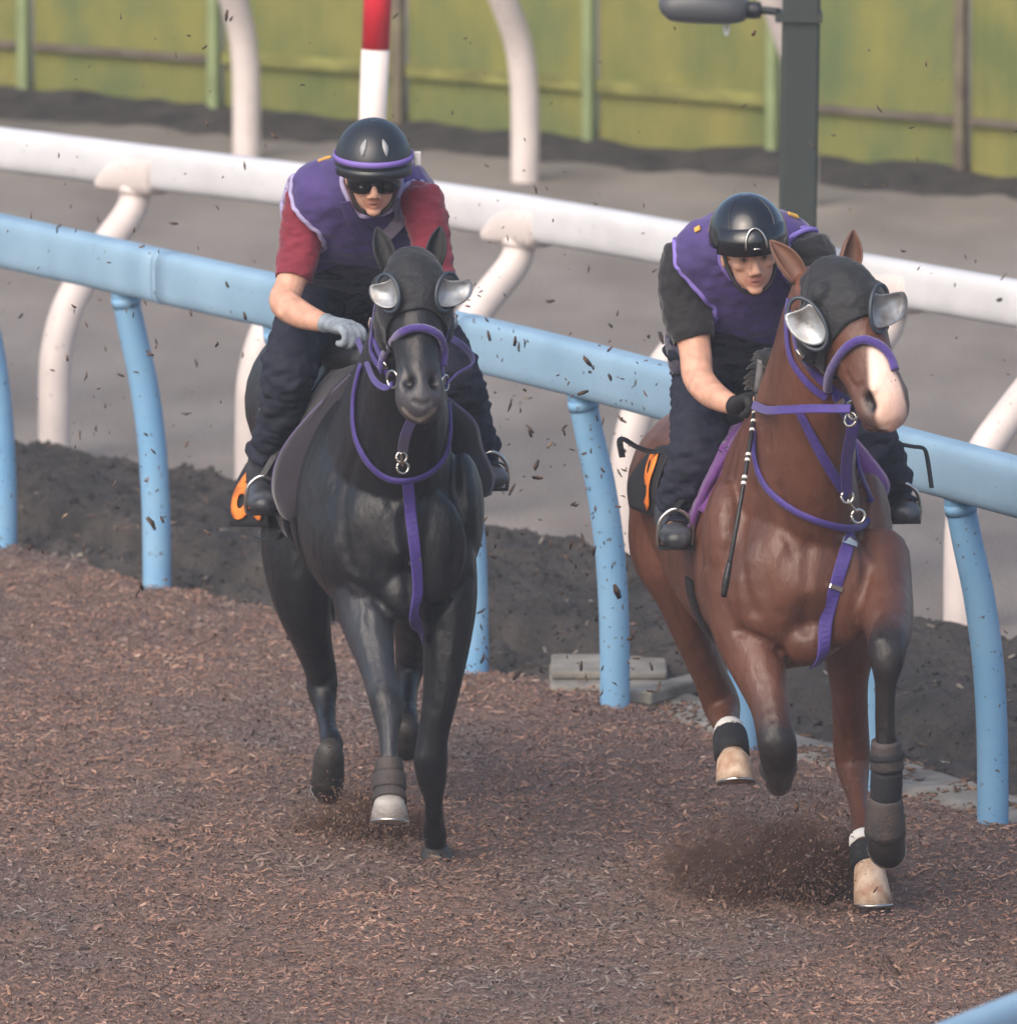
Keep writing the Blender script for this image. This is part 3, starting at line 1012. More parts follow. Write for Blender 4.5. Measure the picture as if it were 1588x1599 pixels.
def sculpt(me, cols, items):
    """dents and coat markings: (point, radius, depth, colour)"""
    nv = len(me.vertices)
    co = np.empty(nv * 3); me.vertices.foreach_get('co', co); co = co.reshape(-1, 3)
    no = np.empty(nv * 3); me.vertices.foreach_get('normal', no); no = no.reshape(-1, 3)
    for (c, rad, depth, dcol) in items:
        d = np.linalg.norm(co - np.array(c), axis=1)
        wgt = np.exp(-(d / rad) ** 2)
        co -= no * (wgt * depth)[:, None]
        if dcol is not None:
            k = np.clip(wgt * 2.2 - 0.5, 0, 1)[:, None]
            cols[:, :3] = cols[:, :3] * (1 - k) + np.array(dcol[:3]) * k
    me.vertices.foreach_set('co', co.ravel())
    me.color_attributes['coat'].data.foreach_set('color', cols.ravel())
    me.update()

def surf(bvh, u, v, Yg, lift=0.004):
    p, n = on_surface(bvh, u, v, lift)
    if p is not None and abs(p.y - Yg) < 0.45:
        return p, n
    q, n, _, _ = bvh.find_nearest(W(u, v, Yg))
    return q + n * lift, n

def strap_on(name, bvh, px, Yg, width, thick, mat, parent, lift=0.004, round_=False):
    P = []; N = []
    for it in px:
        u, v = it[0], it[1]
        yg = it[2] if len(it) > 2 else Yg
        p, n = surf(bvh, u, v, yg, lift)
        P.append(p); N.append(n)
    return ribbon(name, P, N, width, thick, mat, parent, round_=round_)

def eye_cup(c, axis, flare, up, r, tall, depth, parent):
    """blinker cup: shallow pale plastic bowl over the eye whose rear half stands out like a scoop, on a dark rim"""
    axis = nrm(np.array(axis, float)); up = np.array(up, float); up = nrm(up - up.dot(axis) * axis)
    flare = nrm(np.array(flare, float))
    back = np.cross(up, axis)
    if back[1] < 0: back = -back
    c = np.array(c)
    V = []; F = []
    n, m = 28, 8
    for i in range(m + 1):
        q = i / m
        for k in range(n):
            a = 2 * math.pi * k / n
            rise = max(0.0, 0.25 + 0.75 * math.cos(a)) * q ** 1.6
            sq = 1.0 + 0.10 * math.cos(2 * a - 0.6)
            sA = math.sin(a); sA = min(sA, 0.66) if q > .5 else sA * (0.66 if sA > 0 else 1)
            V.append(c + (back * math.cos(a) * (1.0 + 0.12 * sA) + up * tall * sA) * r * q * sq + flare * depth * rise + axis * (0.010 - 0.012 * (1 - q ** 2)))
    for i in range(m):
        for k in range(n):
            F.append((i * n + k, i * n + (k + 1) % n, (i + 1) * n + (k + 1) % n, (i + 1) * n + k))
    o = mesh('eye_cup', V, F, m_cup, parent)
    sm = o.modifiers.new('t', 'SOLIDIFY'); sm.thickness = 0.003; sm.offset = 0
    ring = []
    for k in range(20):
        a = 2 * math.pi * k / 20
        ring.append(c + back * r * 1.08 * math.cos(a) + up * tall * r * 1.08 * math.sin(a) + axis * 0.006)
    tube('rim', ring, 0.0065, m_rim, o, sub=3, n=8, closed=True)
    return o

def ring_obj(name, c, r, nrml, rad, mat, parent):
    nrml = nrm(np.array(nrml, float)); a0 = nrm(np.cross(nrml, [0.1, 0.3, 0.9])); b0 = np.cross(nrml, a0)
    P = [np.array(c) + a0 * r * math.cos(2 * math.pi * k / 14) + b0 * r * math.sin(2 * math.pi * k / 14) for k in range(14)]
    return tube(name, P, rad, mat, parent, sub=2, n=8, closed=True)

def text_patch(ch, corner, parent, mat, lift=0.004, size=1.0):
    """orange figure laid on a hanging cloth; corner(s, t) gives the cloth's surface"""
    cu = bpy.data.curves.new('number', 'FONT')
    cu.body = ch; cu.size = 1.0; cu.shear = 0.0; cu.offset = 0.02; cu.resolution_u = 4
    to = bpy.data.objects.new('number_raw', cu); COL.objects.link(to)
    dg = bpy.context.evaluated_depsgraph_get(); dg.update()
    me = bpy.data.meshes.new_from_object(to.evaluated_get(dg))
    bpy.data.objects.remove(to)
    import bmesh
    b = bmesh.new(); b.from_mesh(me)
    bmesh.ops.triangulate(b, faces=b.faces[:])
    bmesh.ops.subdivide_edges(b, edges=[e for e in b.edges if e.calc_length() > 0.12], cuts=2)
    xs_ = [v.co.x for v in b.verts]; ys_ = [v.co.y for v in b.verts]
    x0, x1, y0, y1 = min(xs_), max(xs_), min(ys_), max(ys_)
    for v in b.verts:
        s = (v.co.x - x0) / (x1 - x0); t = (v.co.y - y0) / (y1 - y0)
        v.co = corner(s, t, lift)
    me2 = bpy.data.meshes.new('number'); b.to_mesh(me2); b.free()
    o = link('number', me2, mat, parent)
    sm = o.modifiers.new('t', 'SOLIDIFY'); sm.thickness = 0.003; sm.offset = 0
    return o

def number_cloth(C4, s0, s1, t0, t1, ch, parent, flip=False, bulge=0.02):
    """hanging cloth: corners top-front, top-rear, bottom-front, bottom-rear"""
    tf, tr_, bf, br = [np.array(c) for c in C4]
    nn = nrm(np.cross(tr_ - tf, bf - tf))
    if nn.dot(np.array(CAM) - tf) < 0: nn = -nn
    def pt(s, t, lift=0.0):      # s: rear -> front, t: bottom -> top
        a = tr_ * (1 - s) + tf * s; b = br * (1 - s) + bf * s
        wav = bulge * math.sin(math.pi * t) + 0.008 * math.sin(7 * s + 4 * t)
        return Vector(a * t + b * (1 - t) + nn * (wav + lift))
    V = []; F = []; n, m = 12, 12
    for i in range(n + 1):
        for j in range(m + 1):
            V.append(pt(i / n, j / m))
    for i in range(n):
        for j in range(m):
            F.append((i * (m + 1) + j, (i + 1) * (m + 1) + j, (i + 1) * (m + 1) + j + 1, i * (m + 1) + j + 1))
    o = mesh('number_cloth', V, F, m_cloth, parent)
    sm = o.modifiers.new('t', 'SOLIDIFY'); sm.thickness = 0.003; sm.offset = 0
    if True:
        for (c_, a0, a1) in ch:
            text_patch(c_, lambda s, t, l_: pt(a0 + (a1 - a0) * s, t0 + (t1 - t0) * t, 0.009), o, m_orange)
    return o

def make_horse(sp):
    psi = sp['psi']
    Lv = Vector((math.cos(psi), math.sin(psi), 0)); Bv = Vector((-math.sin(psi), math.cos(psi), 0))
    wx = W(sp['wu'], 600, sp['wY']).x
    O = Vector((wx, sp['wY'], 0))
    def H(x, y, z):
        return O + Lv * x + Bv * y + Vector((0, 0, z))
    root = empty('horse', O, label=sp['label'], cat='horse')
    fl = Flesh()
    cb, cdk = sp['col'], sp['dark']
    cbelly = sp.get('belly', cb)
    dz = lambda y: sp['dzf'] + (sp['dzr'] - sp['dzf']) * (y + .5) / 1.8
    trunk = []
    for (y, z, w_, h) in ((-.50, 1.10, .11, .13), (-.44, 1.11, .19, .21), (-.28, 1.13, .235, .305), (-.10, 1.16, .240, .345), (.08, 1.18, .228, .365), (.30, 1.18, .226, .355),
                          (.55, 1.20, .234, .335), (.78, 1.24, .245, .295), (.98, 1.27, .262, .265), (1.15, 1.26, .24, .245), (1.30, 1.21, .16, .19)):
        p = H(0, y, z + dz(y))
        trunk.append([p.x, p.y, p.z, w_ * sp.get('fat', 1.0), h, 0.20 if y < .6 else 0.05])
    fl.loft(trunk, Lv, 'trunk', cb, sub=4, n=28)
    side = Lv
    neck = [list(W(u, v, Y)) + [rx, ry] for (u, v, Y, rx, ry) in sp['neck']]
    fl.loft(neck, Lv * 0.6 + Vector(sp['hside']) * 0.4, 'neck', cb, sub=5, n=22, egg=-0.12)
    # head
    p0, p1 = W(*sp['poll']), W(*sp['muzzle'])
    ax = (p1 - p0); HL = ax.length; axn = ax.normalized()
    hs_ = Vector(sp['hside']); hs_ = (hs_ - hs_.dot(axn) * axn).normalized()
    dors = -hs_.cross(axn).normalized()       # up/front side of the face
    head = []
    lab = []; cols = []
    for (t, w_, h, off) in HEAD_SEC:
        p = p0 + axn * HL * t - dors * off
        hk = 1.0 + (sp['hsc'] - 1.0) * max(0.0, min(1.0, (t - .02) / .25))
        head.append([p.x, p.y, p.z, w_ * hk, h * hk, 0.12 if t < .6 else 0.0])
        lab.append('hood' if t < 0.48 else 'face')
        k = max(0, min(1, (t - .7) / .25))
        cols.append(tuple(cb[i] * (1 - k) + sp['muz'][i] * k for i in range(3)))
    fl.loft(head, hs_, 'hood', cb, cols=cols, labels=lab, sub=4, n=22)
    hp = lambda t, x, d: p0 + axn * HL * t + (hs_ * x + dors * d) * sp['hsc']
    for s in (-1, 1):
        fl.blob(hp(.30, s * .075, -.07), (.035, .07, .08), 'hood', cb)           # cheek
        fl.blob(hp(.20, s * .088, .05), (.028, .03, .035), 'hood', cb)           # brow over the eye
        fl.blob(hp(.87, s * .045, .028), (.026, .03, .032), 'face', cols[-2])    # nostril flare
    fl.blob(hp(.94, 0, -.062), (.034, .034, .030), 'face', cols[-1])             # lower lip and chin
    # chest and shoulder muscles
    for (u, v, Y, r) in sp['muscle']:
        fl.blob(W(u, v, Y), r, 'trunk', cb)
    legs = sp['legs']
    for lg in legs:
        secs = []; cl_ = []; lb_ = []
        nlg = len(lg['sec'])
        for i, (u, v, Y, rx, ry) in enumerate(lg['sec']):
            secs.append(list(W(u, v, Y)) + [rx, ry])
            k = max(0.0, min(1.0, (i - lg['dk']) / 1.5))
            cc_ = lg.get('dust')  # leg coat override: dusty grey, lightened as if lit
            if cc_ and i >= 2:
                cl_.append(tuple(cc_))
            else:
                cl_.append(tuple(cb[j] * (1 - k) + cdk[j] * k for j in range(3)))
            lb_.append('leg')
        fl.loft(secs, Lv, 'leg', cb, cols=cl_, labels=lb_, sub=4, n=16)
        for (u, v, Y, r) in lg.get('bony', []):
            k = 1.0 if lg['dk'] < 4 else 0.0
            fl.blob(W(u, v, Y), r, 'leg', tuple(cb[j] * (1 - k) + cdk[j] * k for j in range(3)))
        a = lg['sec']
        # hock point / knee cap
        if 'point' in lg:
            u, v, Y, r = lg['point']
            fl.blob(W(u, v, Y), r, 'leg', cl_[-1] if lg['dk'] < 4 else cb)
    me = fl.build('body', voxel=0.0078, smooth=9)
    bvh = bvh_of(me)
    items = []
    for (u, v, Yg, rad, dep, c) in sp['marks']:
        p, n = surf(bvh, u, v, Yg, 0)
        items.append((p, rad, dep, c))
    # grooves and ridges between the muscles
    for (px, Yg, rad, dep) in sp['grooves']:
        Q = catmull([[u, v, Yg] for (u, v) in px], 8)
        for q in Q:
            p, n = surf(bvh, q[0], q[1], Yg, 0)
            items.append((p, rad * 0.8, dep / 2.2, None))
    sculpt(me, fl.cols, items)
    body = link('body', me, sp['mat'], root)
    bvh = bvh_of(me)
    # hooves, boots
    for lg in legs:
        t_, e_ = W(*lg['hoof'][0]), W(*lg['hoof'][1])
        hoof(t_, e_, lg['hoof'][2], lg['hoof'][3], lg.get('fwd', (math.sin(psi), -math.cos(psi), 0.2)), lg['hmat'], root)
        for (a, b, r0, r1, mm, nm) in lg.get('boots', []):
            pa, pb_ = W(*a), W(*b)
            mid_ = (pa + pb_) / 2
            V_, F_ = loft_raw([list(pa) + [r0, r0 * 1.08], list(mid_) + [(r0 + r1) / 2 * 1.04, (r0 + r1) / 2 * 1.1], list(pb_) + [r1, r1 * 1.08]], Lv, 20, 3, 0, 0.1)
            mesh(nm, V_, F_, mm, root)
    # ears
    for (b_, t_, wd) in sp['ears']:
        ear('ear', W(*b_), W(*t_), wd, (sp['hfwd'][0], sp['hfwd'][1], 0.1), sp['earmat'], None, root)
    # hood on the face
    hd = garment('hood', me, fl.labels, ['hood'], 0.005, m_hood, root, wrinkle=0.004, wscale=22,
                 extra=lambda co: ((co - np.array(p0)) @ np.array(axn) > sp.get('hood0', -0.06)))
    hb = bvh_of(hd.data)
    for (u, v, Yg, axis, flare, r, tl_, dp) in sp['cups']:
        c, _n = surf(hb, u, v, Yg, sp.get('cuplift', 0.016))
        eye_cup(c, axis, flare, -np.array(axn), r, tl_, dp, hd)
    # bridle
    br = empty('bridle', (0, 0, 0)); br.parent = root; br.location = -O
    for (nm, px, Yg, wd, th, mm, rd) in sp['bridle']:
        strap_on(nm, bvh, px, Yg, wd, th, mm, br, lift=0.008 if not rd else 0.012, round_=rd)
    for (c, r, nr_) in sp['rings']:
        ring_obj('bit_ring', W(*c), r, nr_, 0.0045, m_steel, br)
    for (nm, pts_, wd, mm) in sp['reins']:
        P = [W(*p) for p in pts_]
        N = [Vector((-.7, -.5, .3))] * len(P)
        ribbon(nm, P, N, wd, 0.006, mm, br)
    for (px, Yg, wd) in sp['buckles']:
        strap_on('buckle', bvh, [(u, v, Yg) for u, v in px], Yg, wd, .010, m_steel, br, lift=0.011)
    # breastplate
    bp = empty('breastplate', (0, 0, 0)); bp.parent = root; bp.location = -O
    for (nm, px, Yg, wd, th, mm, rd) in sp['breast']:
        strap_on(nm, bvh, px, Yg, wd, th, mm, bp, lift=0.007, round_=rd)
    for (nm, pts_, wd, mm) in sp['hang']:
        P = [W(*p) for p in pts_]
        ribbon(nm, P, [Vector((0, -1, 0.1))] * len(P), wd, 0.005, mm, bp)
    for (nm, px, wd, mm) in sp.get('onbody', []):
        strap_on(nm, bvh, px, px[0][2], wd, .006, mm, bp, lift=0.008)
    for (c, r) in sp['snaps']:
        ring_obj('snap_ring', W(*c), r, (0.2, -1, 0.1), 0.0045, m_steel, bp)
    for pts_ in sp['snapbars']:
        tube('snap_hook', [W(*p) for p in pts_], 0.005, m_steel, bp, sub=3, n=8)
    # saddle pad on the back
    inv = lambda co: ((co - np.array(O)) @ np.array(Bv), co[:, 2], (co - np.array(O)) @ np.array(Lv))
    def padmask(co):
        y, z, x = inv(co)
        low = sp.get('padlow', 0.98) + dz(0.3)
        f0 = 0.02 + 0.28 * np.clip((1.45 - z) / 0.5, 0, 1) ** 1.2
        return (y > f0) & (y < sp.get('pad1', 0.74)) & (z > low)
    pad = garment('saddle_pad', me, fl.labels, ['trunk', 'neck', 'leg'], 0.022, sp['padmat'], root, wrinkle=0.003, wscale=9, extra=padmask, thick=0.02, smooth_it=14)
    if sp.get('padedge'):
        for px in sp['padedge']:
            pb2 = bvh_of(pad.data)
            P = []; N = []
            for (u, v, Y) in px:
                q = pb2.find_nearest(W(u, v, Y))
                P.append(q[0] + q[1] * 0.004); N.append(q[1])
            ribbon('piping', P, N, 0.014, 0.010, m_piping, pad, round_=True)
    for rows in sp['flares']:
        A_ = catmull([list(W(*o_)) + list(W(*i_)) for o_, i_ in rows], 5)
        V_ = []; F_ = []; q_ = 8
        for r_ in A_:
            o_, i_ = np.array(r_[:3]), np.array(r_[3:])
            for k in range(q_ + 1):
                t = k / q_
                p = o_ * (1 - t) + i_ * t + np.array([0, -0.030 * math.sin(math.pi * t), 0.0])
                V_.append(p)
        for i in range(len(A_) - 1):
            for k in range(q_):
                F_.append((i * (q_ + 1) + k, i * (q_ + 1) + k + 1, (i + 1) * (q_ + 1) + k + 1, (i + 1) * (q_ + 1) + k))
        fl_o = mesh('flared_flap', V_, F_, sp['flaremat'], pad)
        sm = fl_o.modifiers.new('t', 'SOLIDIFY'); sm.thickness = 0.012; sm.offset = 0
        tube('edge_piping', [A_[i][:3] for i in range(0, len(A_), 2)], .0065, sp['pipemat'], pad, sub=2, n=8)
    # light saddle: seat with raised pommel and cantle, flaps, girth
    sad = empty('saddle', (0, 0, 0)); sad.parent = root; sad.location = -O
    secs = []
    for (y, z, w_, h) in ((.10, 1.575, .05, .05), (.18, 1.56, .10, .05), (.32, 1.545, .14, .045), (.48, 1.55, .15, .05), (.58, 1.575, .13, .05), (.63, 1.59, .07, .035)):
        p = H(0, y, z + dz(y)); secs.append(list(p) + [w_, h])
    V_, F_ = loft_raw(secs, Lv, 18, 4); mesh('seat', V_, F_, m_leather, sad)
    for s in (-1, 1):
        P = []; N = []
        for (y, z) in ((.34, 1.50), (.34, 1.42), (.33, 1.34)):
            h = bvh.ray_cast(H(s * 1.2, y, z + dz(y)), -Lv * s)
            if h[0] is None: continue
            P.append(h[0] + h[1] * 0.032); N.append(h[1])
        if len(P) > 2:
            ribbon('flap', P, N, 0.20, 0.008, m_leather, sad)
    P = []; N = []
    for k in range(25):
        a = math.pi * (-0.06 - 0.88 * k / 24)
        o_ = H(1.3 * math.cos(a), .16, 1.15 + 1.3 * math.sin(a)); c_ = H(0, .16, 1.15)
        h = bvh.ray_cast(o_, (c_ - o_).normalized())
        if h[0] is not None and h[0].z > 0.6:
            P.append(h[0] + h[1] * 0.008); N.append(h[1])
    if len(P) > 3: ribbon('girth', P, N, 0.09, 0.010, m_leather, sad, sub=2)
    # tail: bundle of locks
    base = H(0, 1.30, 1.30 + dz(1.3))
    secs = []
    tl = empty('tail', (0, 0, 0)); tl.parent = root; tl.location = -O
    random.seed(5)
    for k in range(44):
        sx = random.uniform(-.045, .045); P = []; rr = []
        l_ = random.uniform(.75, 1.0) * sp.get('tlen', 1.0)
        ang = random.uniform(-.12, .12); out = random.uniform(.12, .38)
        for i in range(6):
            t = i / 5
            P.append(base + Lv * (sx + ang * t * t * .55 + sp.get('tailx', 0) * t) + Bv * (out * math.sin(t * 1.5) * .9) + Vector((0, 0, -.02 - l_ * t ** 1.5 * .9 + .05 * math.sin(t * 3))))
            rr.append(0.022 * (1 - t * .85) + .002)
        tube('lock', P, rr, m_hair, tl, sub=3, n=6)
    # mane
    if sp.get('mane'):
        mn = empty('mane', (0, 0, 0)); mn.parent = root; mn.location = -O
        A = catmull([list(W(*q)) for q in sp['mane']], 10)
        for k in range(60):
            t = random.random()
            c = Vector(A[int(t * (len(A) - 1))])
            q, nrm_, _, _ = bvh.find_nearest(c)
            c = q - nrm_ * 0.008
            P = [c]; d = (Vector((random.uniform(-.3, .2), random.uniform(.5, .9), random.uniform(.0, .35))) + nrm_ * .35).normalized()
            for i in range(4):
                P.append(P[-1] + d * 0.026); d = (d + Vector((random.uniform(-.15, .1), .2, -.30))).normalized()
            tube('lock', P, [.012, .014, .011, .007, .002], m_hair, mn, sub=2, n=6)
    # flapping number cloths
    for nc in sp['numbers']:
        number_cloth([W(*c) for c in nc['c']], 0, 1, nc['t'][0], nc['t'][1], nc['ch'], root)
    return root, body, bvh, H, dz

BLK = tuple(srgb(24, 24, 28)[:3]); BLKD = tuple(srgb(20, 20, 23)[:3])
legs_b = [
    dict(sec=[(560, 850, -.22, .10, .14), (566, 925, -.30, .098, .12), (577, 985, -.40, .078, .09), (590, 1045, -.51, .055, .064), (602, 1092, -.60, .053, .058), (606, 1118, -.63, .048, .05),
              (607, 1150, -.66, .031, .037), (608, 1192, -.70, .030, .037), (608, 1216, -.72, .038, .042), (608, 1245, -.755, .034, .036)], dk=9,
         dust=srgb(44, 46, 52)[:3], bony=[(598, 1096, -.635, (.034, .026, .036)), (613, 1100, -.63, (.026, .026, .03)), (624, 1098, -.59, (.016, .03, .02)), (608, 1216, -.69, (.04, .05, .022))], hoof=[(608, 1248, -.76), (608, 1292, -.81), .044, .062], hmat=m_hoofg,  # dusty grey foreleg, its stronger light also put into the coat colour
         boots=[((607, 1186, -.695), (608, 1206, -.71), .040, .046, m_boot_h, 'leg_boot'), ((608, 1209, -.715), (608, 1234, -.74), .050, .052, m_boot_h, 'leg_boot'), ((608, 1236, -.745), (608, 1252, -.765), .047, .054, m_boot_h, 'leg_boot')]),
    dict(sec=[(692, 850, -.18, .10, .14), (700, 930, -.22, .092, .12), (697, 1005, -.26, .076, .088), (688, 1085, -.29, .057, .064), (676, 1150, -.30, .049, .052), (673, 1186, -.29, .054, .056), (674, 1216, -.25, .047, .05),
              (677, 1248, -.18, .031, .037), (678, 1280, -.10, .031, .037), (679, 1302, -.05, .038, .042), (680, 1322, .0, .034, .036)], dk=9,
         bony=[(668, 1184, -.325, (.036, .024, .036)), (681, 1190, -.32, (.026, .024, .03)), (652, 1190, -.27, (.014, .03, .02)), (679, 1300, -.02, (.038, .05, .022))], hoof=[(680, 1326, .01), (681, 1362, -.03), .044, .060], hmat=m_hoofd,
         boots=[]),
    dict(sec=[(478, 750, .72, .12, .20), (468, 840, .66, .125, .20), (470, 925, .62, .098, .15), (486, 995, .70, .066, .09), (501, 1048, .78, .051, .07), (503, 1075, .78, .050, .06),
              (508, 1108, .72, .034, .045), (512, 1138, .62, .030, .036), (518, 1162, .52, .037, .042), (516, 1182, .47, .035, .037)], dk=9,
         bony=[(488, 1060, .80, (.022, .05, .045)), (503, 1040, .86, (.022, .04, .05)), (516, 1066, .76, (.026, .04, .04)), (518, 1162, .55, (.04, .05, .022))], hoof=[(514, 1178, .47), (510, 1228, .56), .046, .054], hmat=m_hoofd, fwd=(0.1, -1, 0.0)),
    dict(sec=[(640, 830, .85, .12, .2), (650, 915, .82, .11, .16), (648, 975, .88, .072, .09), (642, 1018, 1.0, .052, .07), (640, 1045, 1.0, .047, .055),
              (638, 1075, .95, .032, .04), (637, 1105, .86, .030, .034), (636, 1122, .80, .036, .04), (635, 1138, .76, .032, .034)], dk=9,
         hoof=[(635, 1134, .76), (635, 1160, .84), .042, .050], hmat=m_hoofd, fwd=(0.1, -1, 0.0)),
]
hb_ax = (W(657, 640, -1.08) - W(643, 405, -.74)).normalized()
black = make_horse(dict(
    label='black horse in a black hood, galloping towards the viewer on the left', psi=math.radians(9), wu=583, wY=.05, hsc=1.10, dzf=-.06, dzr=.05,
    col=BLK, dark=BLKD, muz=tuple(srgb(62, 60, 64)[:3]), mat=m_coat_black, earmat=m_hood, padmat=m_pad,
    neck=[(606, 720, -.12, .20, .33), (618, 645, -.32, .165, .27), (630, 560, -.50, .125, .21), (637, 490, -.65, .10, .165), (641, 438, -.73, .080, .115)],
    poll=(643, 416, -.75), muzzle=(657, 640, -1.08), hside=(1, .05, 0), hfwd=(0.05, -1),
    muscle=[(588, 860, -.40, (.12, .07, .18)), (670, 855, -.38, (.12, .07, .18)), (528, 800, -.20, (.075, .15, .19)), (722, 800, -.14, (.07, .15, .19)), (628, 930, -.42, (.07, .06, .08))],
    grooves=[([(632, 800), (636, 870), (640, 940)], -.45, .028, .012), ([(560, 700), (540, 760), (536, 830), (550, 890)], -.35, .026, .009), ([(700, 700), (714, 760), (718, 830), (706, 890)], -.35, .026, .009),
             ([(590, 690), (598, 740), (612, 790)], -.42, .022, .008), ([(672, 690), (668, 740), (655, 790)], -.42, .022, .008),
             ([(540, 905), (580, 930), (615, 960)], -.4, .022, .009), ([(735, 900), (700, 935), (668, 965)], -.35, .022, .009),
             ([(575, 960), (582, 1010), (592, 1060)], -.42, .014, .006), ([(690, 980), (688, 1040), (680, 1110)], -.3, .014, .006),
             ([(600, 1120), (602, 1160), (603, 1190)], -.66, .009, .004), ([(668, 1215), (671, 1250), (673, 1280)], -.2, .009, .004),
             ([(556, 900), (566, 940), (564, 985), (574, 1030)], -.4, .010, -.004), ([(705, 930), (712, 975), (702, 1030)], -.3, .010, -.004), ([(520, 760), (512, 800), (524, 850), (518, 890)], -.3, .010, -.004), ([(600, 790), (585, 830), (590, 880)], -.45, .010, -.003),
             ([(630, 560), (632, 590), (634, 575)], -1.05, .012, .005), ([(685, 560), (684, 580), (683, 590)], -1.05, .012, .005), ([(645, 626), (658, 632), (672, 627)], -1.1, .008, .006)],
    legs=legs_b,
    marks=[(636, 596, -1.05, .026, .026, srgb(8, 8, 9)), (681, 596, -1.05, .026, .026, srgb(8, 8, 9)),
           *[(630 + 48 * k / 14, 640 + 16 * math.sin(math.pi * k / 14), -1.1, .010, 0, srgb(120, 112, 108)) for k in range(15)]],
    ears=[((608, 418, -.74), (588, 354, -.68), .038), ((676, 416, -.74), (688, 352, -.68), .038)],
    cups=[(613, 460, -.88, (-.66, -.74, .12), (-.92, -.30, .2), .040, 1.40, .022), (690, 457, -.88, (.66, -.74, .12), (.95, -.25, .3), .040, 1.40, .045)],
    bridle=[('noseband', [(600, 572, -.95), (606, 548, -.95), (628, 522), (655, 514), (680, 524), (694, 548, -.95), (699, 572, -.95)], -1.0, .027, .024, m_purple_f, True),
            ('cheekpiece', [(584, 470, -.85), (585, 520, -.88), (597, 555, -.92), (609, 585, -.98)], -.9, .022, .006, m_purple, False),
            ('cheekpiece', [(716, 495, -.85), (712, 530, -.88), (703, 560, -.92), (695, 590, -.98)], -.9, .022, .006, m_purple, False),
            ('throat_latch', [(578, 500, -.7), (582, 545, -.7), (600, 580, -.75)], -.7, .020, .006, m_purple, False)],
    buckles=[([(584, 500), (584, 504), (585, 508)], -.87, .030), ([(638, 772), (638, 777), (639, 782)], -.46, .046), ([(646, 872), (647, 875), (647, 878)], -.46, .044), ([(602, 566), (604, 569), (605, 572)], -.95, .030)],
    rings=[((613, 592, -1.0), .026, (-.75, -.6, 0)), ((695, 598, -1.0), .024, (.85, -.4, 0))],
    reins=[('rein', [(612, 600, -1.0), (600, 605, -.95), (583, 592, -.80), (570, 560, -.50), (558, 530, -.22)], .020, m_purple),
           ('rein', [(697, 600, -1.0), (712, 585, -.92), (738, 568, -.78), (728, 545, -.5), (700, 525, -.25)], .022, m_purple)],
    breast=[('neck_strap', [(566, 570, -.3), (555, 620), (556, 675), (574, 718), (603, 744), (636, 749), (668, 738), (692, 712), (704, 672), (706, 630, -.3)], -.40, .024, .013, m_purple, True),
            ('chest_strap', [(637, 752), (641, 800), (647, 860), (651, 920), (652, 970), (646, 1000, -.3)], -.46, .036, .006, m_purple, False),
            ],
    hang=[('martingale', [(648, 646, -1.0), (638, 668, -.9), (632, 685, -.8), (629, 704, -.62)], .034, m_purple)],
    snaps=[((627, 714, -.60), .016), ((629, 730, -.59), .018)], snapbars=[[(627, 706, -.62), (627, 718, -.61), (629, 728, -.60)]],
    padedge=None, flaremat=m_pad, pipemat=m_piping,
    flares=[[((548, 586, .02), (566, 596, .02)), ((502, 630, .08), (545, 648, .06)), ((457, 680, .13), (525, 700, .08)), ((433, 722, .17), (505, 750, .10)), ((427, 765, .19), (480, 795, .12)), ((440, 804, .19), (462, 815, .15))],
            [((698, 622, -.02), (680, 640, .0)), ((740, 658, .06), (695, 680, .05)), ((752, 700, .10), (705, 720, .08)), ((770, 742, .13), (718, 755, .10)), ((764, 772, .14), (735, 780, .12))]],
    mane=None, tailx=.05,
    numbers=[dict(c=[(428, 690, .48), (405, 690, .92), (424, 824, .46), (358, 822, .86)], t=(.08, .82), ch=[('6', .10, .50), ('5', .60, .98)])],
))

